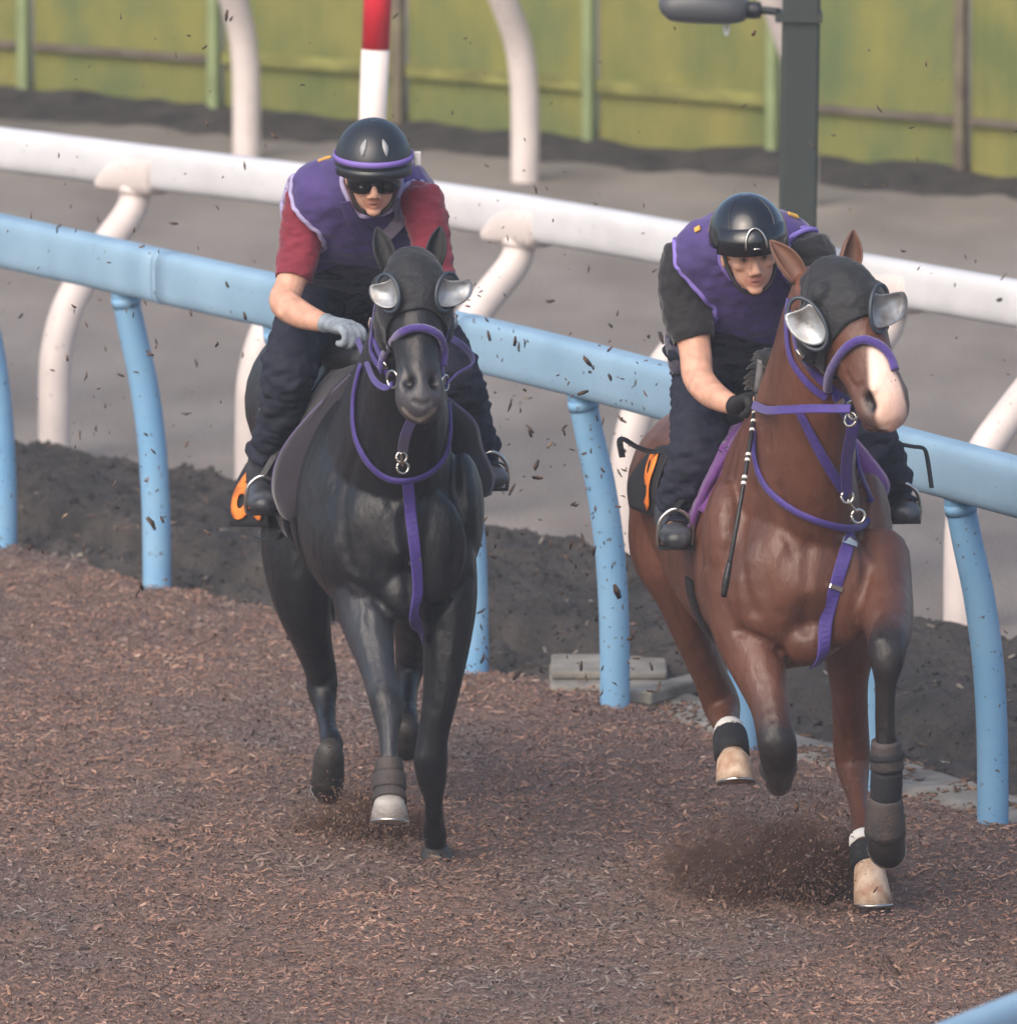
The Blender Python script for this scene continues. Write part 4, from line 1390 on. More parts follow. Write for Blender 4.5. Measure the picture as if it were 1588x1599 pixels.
BAY = tuple(srgb(94, 59, 45)[:3]); BAYD = tuple(srgb(30, 26, 26)[:3])
legs_y = [
    dict(sec=[(1148, 890, -1.93, .11, .15), (1163, 980, -2.0, .10, .12), (1186, 1048, -2.1, .080, .09), (1203, 1105, -2.2, .060, .066), (1213, 1158, -2.28, .060, .060), (1216, 1188, -2.24, .056, .054), (1217, 1214, -2.13, .042, .042),
              (1217, 1222, -2.03, .036, .038), (1216, 1222, -1.96, .042, .042), (1216, 1210, -1.90, .036, .036)], dk=2.6,
         bony=[(1206, 1160, -2.31, (.034, .026, .04)), (1224, 1164, -2.30, (.03, .026, .036))], hoof=[(1216, 1206, -1.89), (1215, 1190, -1.79), .046, .058], hmat=m_hoofd, fwd=(0, 0, -1)),
    dict(sec=[(1365, 880, -1.95, .11, .15), (1380, 940, -2.10, .090, .11), (1388, 982, -2.27, .072, .078), (1386, 1010, -2.40, .060, .060), (1385, 1040, -2.43, .050, .05), (1383, 1068, -2.43, .034, .037), (1382, 1120, -2.42, .031, .036),
              (1384, 1160, -2.41, .034, .038), (1385, 1185, -2.40, .042, .046), (1384, 1215, -2.385, .041, .041), (1383, 1252, -2.36, .038, .038)], dk=1.6,
         bony=[(1378, 1010, -2.44, (.034, .026, .036)), (1396, 1012, -2.43, (.03, .026, .034)), (1385, 1185, -2.37, (.04, .05, .022))], hoof=[(1382, 1266, -2.36), (1381, 1324, -2.25), .050, .058], hmat=m_hoofd,
         boots=[((1383, 1157, -2.41), (1385, 1200, -2.395), .043, .051, m_boot_h, 'leg_boot'), ((1385, 1202, -2.395), (1383, 1246, -2.37), .047, .046, m_wrap, 'bandage'), ((1384, 1176, -2.40), (1385, 1186, -2.40), .053, .053, m_wrap, 'boot_strap'), ((1383, 1244, -2.37), (1382, 1302, -2.335), .049, .063, m_boot_h, 'bell_boot')]),
    dict(sec=[(1045, 790, -.75, .12, .2), (1038, 865, -.76, .105, .19), (1058, 925, -.74, .075, .13), (1083, 995, -.68, .060, .09), (1107, 1052, -.60, .055, .072), (1125, 1096, -.55, .060, .07), (1131, 1118, -.60, .050, .055),
              (1136, 1138, -.72, .038, .042), (1140, 1156, -.83, .036, .038), (1142, 1170, -.90, .043, .046), (1144, 1186, -.95, .038, .038)], dk=8,
         bony=[(1112, 1092, -.56, (.024, .05, .05)), (1126, 1078, -.48, (.022, .04, .06)), (1142, 1096, -.58, (.022, .04, .04))], hoof=[(1145, 1186, -.95), (1149, 1229, -1.0), .050, .062], hmat=m_hoofp,
         boots=[((1139, 1142, -.80), (1140, 1152, -.845), .048, .050, m_band, 'strap'), ((1140, 1150, -.83), (1143, 1180, -.93), .053, .055, m_wrap, 'bandage')]),
    dict(sec=[(1300, 890, -1.0, .13, .2), (1320, 975, -1.10, .10, .16), (1325, 1055, -1.0, .062, .09), (1328, 1125, -.86, .056, .07), (1330, 1175, -.80, .058, .066), (1333, 1206, -.82, .049, .056),
              (1340, 1250, -.92, .031, .042), (1345, 1292, -1.01, .031, .037), (1350, 1322, -1.08, .038, .042), (1355, 1350, -1.12, .036, .038)], dk=8,
         bony=[(1314, 1170, -.80, (.022, .05, .05)), (1330, 1150, -.72, (.022, .04, .06)), (1346, 1172, -.82, (.024, .04, .045)), (1350, 1322, -1.04, (.04, .05, .022))], hoof=[(1357, 1356, -1.13), (1363, 1424, -1.19), .046, .061], hmat=m_hoofp,
         boots=[((1347, 1308, -1.05), (1349, 1320, -1.075), .042, .044, m_band, 'strap'), ((1350, 1322, -1.08), (1355, 1352, -1.125), .047, .050, m_wrap, 'bandage')]),
]
bay = make_horse(dict(
    label='brown bay horse with white blaze and turned head, galloping on the right', psi=math.radians(10), wu=1208, wY=-1.68, hsc=1.16, cuplift=.026, pad1=.50, padlow=1.22, dzf=.07, dzr=-.02, fat=0.98,
    col=BAY, dark=BAYD, muz=tuple(srgb(96, 72, 64)[:3]), mat=m_coat_bay, earmat=m_ear_bay, padmat=m_pad_p,
    neck=[(1230, 800, -1.85, .205, .33), (1250, 705, -2.02, .150, .28), (1262, 610, -2.18, .112, .22), (1274, 520, -2.30, .098, .17), (1288, 452, -2.38, .088, .125)],
    poll=(1290, 432, -2.38), muzzle=(1388, 652, -2.66), hside=(math.cos(math.radians(40)), math.sin(math.radians(40)), 0), hfwd=(.45, -.9), hood0=-.03,
    muscle=[(1208, 920, -2.12, (.12, .07, .18)), (1308, 920, -2.10, (.12, .07, .18)), (1136, 850, -1.92, (.078, .15, .20)), (1358, 840, -1.85, (.07, .15, .20)), (1262, 1000, -2.12, (.08, .06, .08)),
            (1392, 955, -2.1, (.04, .06, .07))],
    grooves=[([(1262, 850), (1260, 920), (1258, 985)], -2.25, .030, .013), ([(1178, 760), (1160, 830), (1160, 900), (1178, 960)], -2.1, .026, .010), ([(1345, 840), (1352, 890), (1345, 945)], -2.1, .024, .010),
             ([(1215, 760), (1225, 820), (1240, 870)], -2.2, .024, .008), ([(1150, 985), (1195, 1000), (1232, 1035)], -2.15, .020, .010), ([(1368, 960), (1350, 1000), (1318, 1030)], -2.2, .020, .010),
             ([(1180, 1040), (1194, 1085), (1205, 1125)], -2.2, .014, .006), ([(1040, 900), (1062, 960), (1090, 1020)], -.75, .018, .007), ([(1325, 1080), (1322, 1130), (1322, 1160)], -.9, .014, .006),
             ([(1336, 1220), (1342, 1260), (1346, 1290)], -.95, .009, .004), ([(1378, 1070), (1377, 1110), (1378, 1150)], -2.43, .009, .004),
             ([(1140, 930), (1152, 985), (1170, 1030), (1186, 1070)], -2.1, .010, -.004), ([(1125, 800), (1118, 850), (1130, 900)], -2.0, .010, -.004), ([(1225, 850), (1208, 890), (1214, 950)], -2.2, .010, -.004), ([(1300, 860), (1312, 900), (1304, 950)], -2.2, .010, -.003), ([(1050, 880), (1072, 940), (1085, 985)], -.75, .010, -.004), ([(1310, 560), (1318, 585), (1312, 610)], -2.6, .008, -.004),
             ([(1225, 560), (1210, 640), (1200, 700)], -2.2, .022, .006), ([(1322, 585), (1335, 605), (1345, 600)], -2.6, .012, .006), ([(1352, 664), (1370, 672), (1386, 674)], -2.7, .008, .006)],
    legs=legs_y,
    marks=[(1370 + 28 * k / 15, 546 + 112 * k / 15, -2.62, .028 + .022 * min(1, k / 8), 0, srgb(222, 200 - k, 190 - 1.6 * k)) for k in range(16)] +
          [(1402, 640, -2.66, .036, 0, srgb(214, 178, 164)), (1396, 664, -2.66, .030, 0, srgb(204, 164, 150)), (1380, 678, -2.7, .014, 0, srgb(210, 190, 180)),
           (1352, 621, -2.65, .026, .022, srgb(26, 17, 17)), (1357, 635, -2.65, .026, .022, srgb(26, 17, 17)), (1364, 610, -2.65, .012, -.008, None), (1352, 655, -2.65, .03, 0, srgb(84, 66, 62)), (1346, 668, -2.62, .010, .006, srgb(40, 28, 28)), (1358, 673, -2.64, .010, .006, srgb(40, 28, 28)), (1370, 676, -2.66, .010, .006, srgb(60, 40, 38)), (1382, 677, -2.66, .009, .005, srgb(90, 62, 56))],
    ears=[((1250, 436, -2.36), (1202, 374, -2.30), .042), ((1322, 428, -2.34), (1333, 358, -2.30), .042)],
    cups=[(1272, 503, -2.5, (-.35, -.93, .1), (-.85, -.45, .12), .045, 1.75, .012), (1364, 480, -2.5, (.80, -.58, .1), (.96, -.20, .3), .044, 1.50, .055)],
    bridle=[('noseband', [(1292, 606, -2.5), (1300, 578, -2.52), (1322, 545), (1346, 532), (1370, 540), (1386, 558, -2.5), (1394, 580, -2.45)], -2.58, .028, .024, m_purple_f, True),
            ('cheekpiece', [(1238, 490, -2.42), (1248, 545, -2.45), (1272, 580, -2.5), (1300, 608, -2.55), (1322, 628, -2.58)], -2.5, .026, .006, m_purple, False),
            ('throat_latch', [(1234, 466, -2.36), (1231, 510, -2.36), (1238, 560, -2.36), (1264, 598, -2.42), (1290, 620, -2.5)], -2.3, .022, .006, m_purple, False),
            ('chin_strap', [(1300, 606, -2.55), (1312, 640, -2.55), (1330, 668, -2.56)], -2.5, .022, .006, m_purple, False)],
    buckles=[([(1250, 548), (1253, 552), (1256, 556)], -2.46, .034), ([(1326, 842), (1325, 847), (1324, 852)], -2.22, .050), ([(1304, 914), (1303, 917), (1302, 920)], -2.22, .048), ([(1306, 622), (1308, 626), (1310, 630)], -2.56, .030)],
    onbody=[('martingale', [(1250, 642, -2.35), (1264, 670, -2.35), (1284, 710, -2.3), (1304, 746, -2.3), (1320, 772, -2.28)], .030, m_purple)],
    rings=[((1333, 640, -2.60), .028, (-.7, -.7, 0)), ((1328, 655, -2.58), .020, (-.5, -.7, .3))],
    reins=[('rein', [(1328, 638, -2.63), (1300, 638, -2.60), (1262, 638, -2.54), (1222, 640, -2.44), (1196, 640, -2.28), (1176, 632, -2.00)], .026, m_purple),
           ('rein', [(1395, 640, -2.6), (1370, 640, -2.45), (1290, 630, -2.1)], .024, m_purple)],
    breast=[('neck_strap', [(1180, 670, -1.95), (1182, 720), (1200, 762), (1240, 795), (1285, 815), (1325, 824), (1352, 815), (1358, 780), (1352, 730), (1342, 690, -2.05)], -2.15, .024, .013, m_purple, True),
            ('chest_strap', [(1328, 828), (1318, 870), (1302, 920), (1290, 970), (1283, 1020), (1276, 1062, -2.1)], -2.22, .040, .006, m_purple, False)],
    hang=[('martingale', [(1336, 652, -2.56), (1330, 676, -2.55), (1322, 720, -2.42), (1322, 770, -2.30)], .034, m_purple)],
    snaps=[((1323, 776, -2.30), .018), ((1340, 806, -2.27), .020)], snapbars=[[(1324, 780, -2.30), (1331, 792, -2.28), (1338, 800, -2.27)]],
    padedge=None, flaremat=m_pad_p, pipemat=m_pad_p,
    flares=[[((1166, 655, -1.70), (1176, 668, -1.72)), ((1132, 705, -1.66), (1166, 725, -1.70)), ((1102, 755, -1.62), (1146, 770, -1.68)), ((1084, 790, -1.60), (1112, 806, -1.64))],
            [((1330, 680, -1.72), (1318, 700, -1.72)), ((1358, 712, -1.66), (1332, 735, -1.68)), ((1386, 752, -1.62), (1345, 765, -1.66)), ((1382, 776, -1.60), (1358, 786, -1.64))]],
    mane=[(1188, 612, -1.90), (1198, 582, -1.97), (1207, 556, -2.03)], tailx=.18, tlen=.62,
    numbers=[dict(c=[(1048, 692, -1.28), (1010, 705, -.92), (1032, 812, -1.30), (984, 792, -.90)], t=(.05, .95), ch=[('9', .42, .86)])],
))

# ------------------------------------------------------------------ riders
m_skin = M('skin', (1, 1, 1, 1), 0.5, attr='coat', var=0.16, vscale=30, bump=0.25, bscale=120, spec=0.4, bdist=0.004)
m_sh_red = M('red_shirt', srgb(122, 36, 54), 0.85, var=0.12, vscale=12, bump=0.25, bscale=260, sheen=0.3)
m_sh_blk = M('black_shirt', srgb(28, 27, 30), 0.85, var=0.12, vscale=12, bump=0.25, bscale=260, sheen=0.3)
m_vest = M('purple_vest', srgb(80, 62, 128), 0.8, col2=srgb(58, 46, 98), vscale=5, bump=0.3, bscale=200, sheen=0.3)
m_vestd = M('navy_shaded_vest', srgb(40, 34, 66), 0.8, var=0.15, vscale=10, bump=0.2, bscale=200, sheen=0.3)  # navy of the lower vest, darkened to carry the torso's shade
m_trim = M('vest_trim', srgb(160, 152, 190), 0.7, var=0.08)
m_trimp = M('vest_trim_lilac', srgb(128, 110, 190), 0.7, var=0.08)
m_trimg = M('grey_collar', srgb(118, 110, 128), 0.8, var=0.1)
m_trous = M('navy_trousers', srgb(23, 26, 44), 0.85, var=0.2, vscale=9, bump=0.3, bscale=220)
m_rboot = M('riding_boot', srgb(78, 82, 90), 0.42, col2=srgb(34, 35, 40), vscale=16, bump=0.2, bscale=70)
m_gl_grey = M('grey_glove', srgb(146, 158, 168), 0.8, col2=srgb(112, 122, 132), vscale=28, bump=0.3, bscale=200)
m_gl_blk = M('black_glove', srgb(26, 26, 28), 0.7, var=0.2, vscale=28, bump=0.3, bscale=200)
m_helm_m = M('matt_black_helmet', srgb(34, 38, 44), 0.38, var=0.12, vscale=9, coat=0.15)
m_helm_g = M('glossy_black_helmet', srgb(18, 20, 26), 0.16, var=0.1, vscale=6, coat=0.6)
m_lensd = M('goggle_lens', srgb(12, 12, 14), 0.12, coat=0.5)
m_eye = M('eye_white', srgb(150, 135, 128), 0.4)
m_pupil = M('eye_dark', srgb(22, 16, 14), 0.3)
m_brow = M('eyebrow_hair', srgb(34, 26, 24), 0.8)
m_lip = M('lip', srgb(150, 92, 84), 0.5)
m_yel = M('yellow_badge', srgb(206, 160, 70), 0.6)
SKIN = tuple(srgb(200, 154, 132)[:3])

def head_frame(u, v, Y, yaw, pitch, roll):
    R = Matrix.Rotation(yaw, 3, 'Z') @ Matrix.Rotation(pitch, 3, 'X') @ Matrix.Rotation(roll, 3, 'Y')
    c = W(u, v, Y)
    return c, R, (lambda x, y, z: c + R @ Vector((x, y, z)))      # x image right, -y out of the face, z crown

def add_head(fl, c, R, P):
    sk = SKIN
    fl.blob(P(0, .005, .03), (.076, .094, .098), 'head', sk, R)
    fl.loft([list(P(0, -.035, .05)) + [.068, .055], list(P(0, -.045, .0)) + [.067, .052], list(P(0, -.045, -.04)) + [.063, .050], list(P(0, -.043, -.075)) + [.054, .046], list(P(0, -.043, -.100)) + [.038, .036]],
            R @ Vector((1, 0, 0)), 'head', sk, n=16, sub=3)
    fl.loft([list(P(0, -.094, .012)) + [.011, .010], list(P(0, -.107, -.012)) + [.012, .013], list(P(0, -.116, -.036)) + [.015, .014]], R @ Vector((1, 0, 0)), 'head', sk, n=10, sub=3)
    for s in (-1, 1):
        fl.blob(P(s * .014, -.104, -.040), (.011, .012, .009), 'head', sk, R)
        fl.blob(P(s * .042, -.076, -.016), (.024, .020, .018), 'head', sk, R)
        fl.blob(P(s * .079, .005, -.02), (.010, .020, .032), 'head', sk, R)
        fl.blob(P(s * .034, -.089, .022), (.026, .012, .009), 'head', sk, R)
    fl.blob(P(0, -.089, -.066), (.024, .011, .006), 'head', tuple(srgb(180, 124, 108)[:3]), R)
    fl.blob(P(0, -.087, -.078), (.020, .011, .006), 'head', tuple(srgb(184, 128, 110)[:3]), R)
    fl.blob(P(0, -.078, -.100), (.024, .018, .016), 'head', sk, R)

def add_hand(fl, wrist, knuck, curl, side, label, col, s=1.0):
    """palm, four curled fingers of unequal length and a thumb that leaves the side of the palm"""
    w_ = Vector(wrist); h = (Vector(knuck) - w_); hl = h.length; h.normalize()
    cv = Vector(curl); cv = (cv - cv.dot(h) * h).normalized()
    sv = h.cross(cv).normalized() * side           # from little finger to index
    secs = []
    for (t, rx, ry) in ((0, .027, .024), (.3, .034, .022), (.7, .042, .022), (1.0, .040, .018)):
        secs.append(list(w_ + h * hl * t) + [rx * s, ry * s])
    fl.loft(secs, sv, label, col, n=14, sub=3)
    for k, (off, l_) in enumerate(((-.033, .82), (-.011, .97), (.011, 1.0), (.033, .93))):
        a = w_ + h * hl * 0.97 + sv * off * s
        P = [a, a + h * .030 * l_ * s + cv * .012 * s, a + h * .032 * l_ * s + cv * .045 * l_ * s, a + h * .004 * s + cv * .058 * l_ * s, a - h * .016 * s + cv * .046 * s]
        rr = [.0105, .0105, .0098, .0092, .0082]
        fl.loft([list(p) + [r_ * s, r_ * s] for p, r_ in zip(P, rr)], sv, label, col, n=10, sub=3)
    b = w_ + h * hl * 0.35 + sv * .030 * s
    P = [b, b + sv * .020 * s + h * .025 * s + cv * .014 * s, b + sv * .012 * s + h * .050 * s + cv * .034 * s, b - sv * .006 * s + h * .062 * s + cv * .046 * s]
    fl.loft([list(p) + [r_ * s, r_ * s] for p, r_ in zip(P, (.015, .014, .0115, .009))], h, label, col, n=10, sub=3)

def half_shell(name, P, cx, rx, ry, rz, cut, mat, parent, thick=0.012, a0=0, a1=360, zmin=None, extra=None, n=40, m=16):
    """helmet shell: ellipsoid cap whose lower edge follows cut(angle)"""
    V = []; F = []
    full = (a1 - a0) >= 360
    cols_ = n if full else n + 1
    for i in range(m + 1):
        for k in range(cols_):
            a = math.radians(a0 + (a1 - a0) * k / n)
            end = cut(a)
            th = end * i / m
            sx = math.sin(th) * math.cos(a); sy = math.sin(th) * math.sin(a); sz = math.cos(th)
            V.append(P(cx[0] + rx * sx, cx[1] + ry * sy, cx[2] + rz * sz))
    for i in range(m):
        for k in range(n if full else n):
            k2 = (k + 1) % cols_
            F.append((i * cols_ + k, (i + 1) * cols_ + k, (i + 1) * cols_ + k2, i * cols_ + k2))
    o = mesh(name, V, F, mat, parent)
    sm = o.modifiers.new('t', 'SOLIDIFY'); sm.thickness = thick; sm.offset = -1
    return o

def cast_on(name, bvh, pts, thick, width, mat, parent, lift):
    """ribbon laid on a garment along photo positions (u, v, depth guess)"""
    P = []; N = []
    for (u, v, Y) in pts:
        p, n = surf(bvh, u, v, Y, lift)
        P.append(p); N.append(n)
    m_ = sum(N, Vector((0, 0, 0))).normalized()
    N = [(n + m_).normalized() for n in N]
    return ribbon(name, P, N, width, thick, mat, parent, sub=5)

def loop_on(name, bvh, pts, r, mat, parent, closed=True, lift=0.004, width=None):
    P = []; N = []
    for p in pts:
        q, n, _, _ = bvh.find_nearest(p)
        P.append(q + n * lift); N.append(n)
    if width:
        if closed: P.append(P[0]); N.append(N[0])
        return ribbon(name, P, N, width, r, mat, parent, sub=4)
    return tube(name, P, r, mat, parent, sub=4, n=8, closed=closed)

def stirrup(toe, heel, up, lat, parent):
    """iron: arch over the foot and a tread under it, with its leather"""
    t = Vector(toe); h = Vector(heel); d = (t - h).normalized()
    c = h * 0.35 + t * 0.65; up = Vector(up); lat = Vector(lat)
    st = empty('stirrup', (0, 0, 0)); st.parent = parent; st.location = -parent.location
    P = [c - lat * .050 - up * .038, c - lat * .053 + up * .0, c - lat * .042 + up * .052, c + up * .080, c + lat * .042 + up * .052, c + lat * .053, c + lat * .050 - up * .038]
    tube('iron', P, .0065, m_steel, st, sub=4, n=8)
    box('tread', c - up * .040, (.104, .05, .010), m_lampd, st, rz=math.atan2(lat.y, lat.x))
    return st, c + up * .080

def make_rider(sp):
    O = W(*sp['base'])
    root = empty('person', O, label=sp['label'], cat='person')
    psi = sp['psi']
    Lv = Vector((math.cos(psi), math.sin(psi), 0))
    fl = Flesh()
    sec = lambda L_: [list(W(u, v, Y)) + [rx, ry] for (u, v, Y, rx, ry) in L_]
    fl.loft(sec(sp['torso']), Lv, 'vest', SKIN, n=24, sub=4, power=0.85)
    c, R, P = head_frame(*sp['head'])
    add_head(fl, c, R, P)
    nb = W(*sp['neck'])
    fl.loft([list(nb) + [.070, .065], list(nb.lerp(P(0, .02, -.05), .5)) + [.058, .058], list(P(0, .015, -.05)) + [.055, .058]], Lv, 'head', SKIN, n=16)
    for arm in sp['arms']:
        fl.loft(sec(arm['up']), (0.3, 1, 0.2), 'sleeve', SKIN, n=16, sub=4)
        fl.loft(sec(arm['lo']), (0.2, 1, 0.3), 'skin', SKIN, n=14, sub=4)
        fl.blob(W(*arm['lo'][2][:3]).lerp(W(*arm['lo'][3][:3]), .6) + Vector((0, -.012, -.008)), (.05, .035, .034), 'skin', SKIN)
        add_hand(fl, W(*arm['hand'][0]), W(*arm['hand'][1]), arm['hand'][2], arm['hand'][3], 'glove', SKIN)
    for lg in sp['legs']:
        fl.loft([q_[:3] + [q_[3] * .91, q_[4] * .91] for q_ in sec(lg['sec'])], Lv, 'trousers', SKIN, n=18, sub=4)
        hl, to = W(*lg['heel']), W(*lg['toe'])
        an = W(*lg['sec'][-1][:3])
        # ankle and foot
        kn = W(*lg['sec'][-3][:3])
        fl.loft([list(kn.lerp(an, .45)) + [.058, .060], list(an) + [.048, .052], list(an.lerp(hl, .7)) + [.044, .052], list(hl) + [.038, .044]], Lv, 'boot', SKIN, n=16)
        d = (to - hl).normalized()
        fl.loft([list(hl - d * .02) + [.034, .034], list(hl.lerp(to, .3)) + [.040, .042], list(hl.lerp(to, .65)) + [.045, .032], list(hl.lerp(to, .9)) + [.040, .026], list(to) + [.026, .018]], Lv, 'boot', SKIN, n=16)
    me = fl.build('body', voxel=0.0058, smooth=4, vote=30)
    lab = fl.labels
    nv = len(me.vertices)
    co = np.empty(nv * 3); me.vertices.foreach_get('co', co); co = co.reshape(-1, 3)
    def cut(pt, dr, rad, la, lb):
        """hem: within rad of pt, labels la/lb split by the plane through pt"""
        pt = np.array(pt); dr = nrm(np.array(dr, float))
        near = (np.linalg.norm(co - pt, axis=1) < rad) & np.isin(lab, [la, lb])
        s_ = (co - pt) @ dr
        lab[near & (s_ < 0)] = la; lab[near & (s_ >= 0)] = lb
    for arm in sp['arms']:
        a_, b_ = W(*arm['up'][-3][:3]), W(*arm['up'][-1][:3])
        cut(b_, b_ - a_, .13, 'sleeve', 'skin')
        a_, b_ = W(*arm['lo'][-2][:3]), W(*arm['lo'][-1][:3])
        cut(a_.lerp(b_, .75), b_ - a_, .085, 'skin', 'glove')
    for lg in sp['legs']:
        a_, b_ = W(*lg['sec'][-3][:3]), W(*lg['sec'][-1][:3])
        cut(a_.lerp(b_, .55), b_ - a_, .12, 'trousers', 'boot')
    # lower vest below the cut: navy, with the shade gradient put into the colour
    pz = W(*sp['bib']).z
    lab[(lab == 'vest') & (co[:, 2] < pz + .02 * np.sin(co[:, 0] * 22))] = 'lower_vest'
    # eye sockets, mouth line
    items = [(P(s * .031, -.094, .004), .013, .006, tuple(srgb(150, 104, 88)[:3])) for s in (-1, 1)] + [(P(k * .0058, -.099, -.0718), .0052, .004, tuple(srgb(84, 44, 42)[:3])) for k in range(-4, 5)]
    items += [(P(s * .007, -.118, -.046), .005, .003, tuple(srgb(110, 66, 58)[:3])) for s in (-1, 1)]
    sculpt(me, fl.cols, items)
    body = link('body', me, m_skin, root)
    bv = bvh_of(me)
    garment('shaded_lower_vest', me, lab, ['lower_vest'], 0.012, m_vestd, root, wrinkle=0.006, wscale=11, smooth_it=6, thick=0.008)
    vloops = []
    vb = garment('vest', me, lab, ['vest'], 0.016, m_vest, root, wrinkle=0.008, wscale=13, smooth_it=26, thick=0.006, loops=vloops)
    vbv = bvh_of(vb.data)
    garment('shirt', me, lab, ['sleeve', 'vest'], 0.003, sp['shirt'], root, wrinkle=0.006, wscale=22, smooth_it=8)
    garment('trousers', me, lab, ['trousers', 'lower_vest'], 0.003, m_trous, root, wrinkle=0.015, wscale=16, smooth_it=8)
    for key, off_, mm_, wr_, ws_, pa, pb in (('boot', .005, m_rboot, .002, 16, W(*sp['legs'][0]['heel']), W(*sp['legs'][1]['heel'])),
                                             ('glove', .0025, sp['glove'], .0015, 40, W(*sp['arms'][0]['hand'][0]), W(*sp['arms'][1]['hand'][0]))):
        mid = np.array((pa + pb) / 2); ax_ = np.array((pb - pa).normalized())
        for s_ in (-1, 1):
            garment(key, me, lab, [key], off_, mm_, root, wrinkle=wr_, wscale=ws_, smooth_it=6, thick=.002, extra=lambda co: ((co - mid) @ ax_) * s_ > 0)
    # vest armhole trims, placed on the vest where the sleeves come out
    sh = [W(*a['up'][1][:3]) for a in sp['arms']]
    for Q in vloops:
        cen = Vector(Q.mean(0))
        if min((cen - q_).length for q_ in sh) < 0.20:
            tube('trim', [tuple(p) for p in Q], .0085, sp['trimmat'], vb, sub=2, n=8, closed=True)
        else:
            tube('hem', [tuple(p) for p in Q], .005, m_vestd, vb, sub=2, n=8, closed=True)
    for pts, wd, mm, nm in sp['details']:
        cast_on(nm, bv, pts, 0.006, wd, mm, vb, 0.026)
    # open shirt collar: two leaves folded over the neckline
    for s_, mm_ in (((-1, sp['shirtcollar'][0]), (1, sp['shirtcollar'][1])) if sp['col'] else ()):
        pts = [(sp['col'][0] + s_ * a, sp['col'][1] + b, sp['col'][2]) for a, b in ((44, -18), (36, 2), (24, 18), (10, 34))]
        P_ = []; N_ = []
        for (u, v, Y) in pts:
            p, n = surf(bv, u, v, Y, 0.028); P_.append(p); N_.append(Vector((s_ * .35, -.8, .3)))
        ribbon('collar', P_, N_, lambda t: .030 + .016 * math.sin(t * 2.6), .006, mm_, vb)
    # eyes, brows
    for s in (-1, 1):
        e = bv.ray_cast(P(s * .031, -.2, .004), R @ Vector((0, 1, 0)))
        if e[0] is not None:
            q = e[0]; N_ = R @ Vector((0, -1, 0))
            X, Z = R @ Vector((1, 0, 0)), R @ Vector((0, 0, 1))
            V = []; F = []
            for (rx, rz, l_) in ((.013, .0048, .001), (.010, .0036, .0030), (.0001, .0001, .0036)):
                for k in range(14):
                    a = 2 * math.pi * k / 14
                    V.append(q + X * rx * math.cos(a) + Z * rz * math.sin(a) + N_ * l_)
            for i in range(2):
                for k in range(14):
                    F.append((i * 14 + k, i * 14 + (k + 1) % 14, (i + 1) * 14 + (k + 1) % 14, (i + 1) * 14 + k))
            ey = mesh('eye', V, F, m_eye, root)
            V = [q + N_ * .0042 + X * .0042 * math.cos(2 * math.pi * k / 12) + Z * .0040 * math.sin(2 * math.pi * k / 12) for k in range(12)]
            pu = mesh('iris', V, [tuple(range(12))], m_pupil, ey)
            bp_ = []
            bn = []
            for k in range(5):
                x = s * (.014 + .034 * k / 4)
                h = bv.ray_cast(P(x, -.2, .021 + .005 * math.sin(k * .8) - .001 * k), R @ Vector((0, 1, 0)))
                if h[0] is not None: bp_.append(h[0] + N_ * .001); bn.append(h[1])
            if len(bp_) > 2: ribbon('eyebrow', bp_, bn, .007, .003, m_brow, root, sub=3)
    return root, c, R, P, me, bv, vb, vbv

def strip_on_dome(name, P, cx, rx, ry, rz, a0, a1, th0, th1, mat, parent, n=40, lift=0.003, thick=0.004):
    V = []; F = []
    for k in range(n + 1):
        a = math.radians(a0 + (a1 - a0) * k / n)
        for th in (th0(a) if callable(th0) else th0, th1(a) if callable(th1) else th1):
            sx = math.sin(th) * math.cos(a); sy = math.sin(th) * math.sin(a); sz = math.cos(th)
            V.append(P(cx[0] + (rx + lift) * sx, cx[1] + (ry + lift) * sy, cx[2] + (rz + lift) * sz))
    for k in range(n):
        F.append((2 * k, 2 * k + 1, 2 * k + 3, 2 * k + 2))
    o = mesh(name, V, F, mat, parent)
    sm = o.modifiers.new('t', 'SOLIDIFY'); sm.thickness = thick; sm.offset = 0
    return o

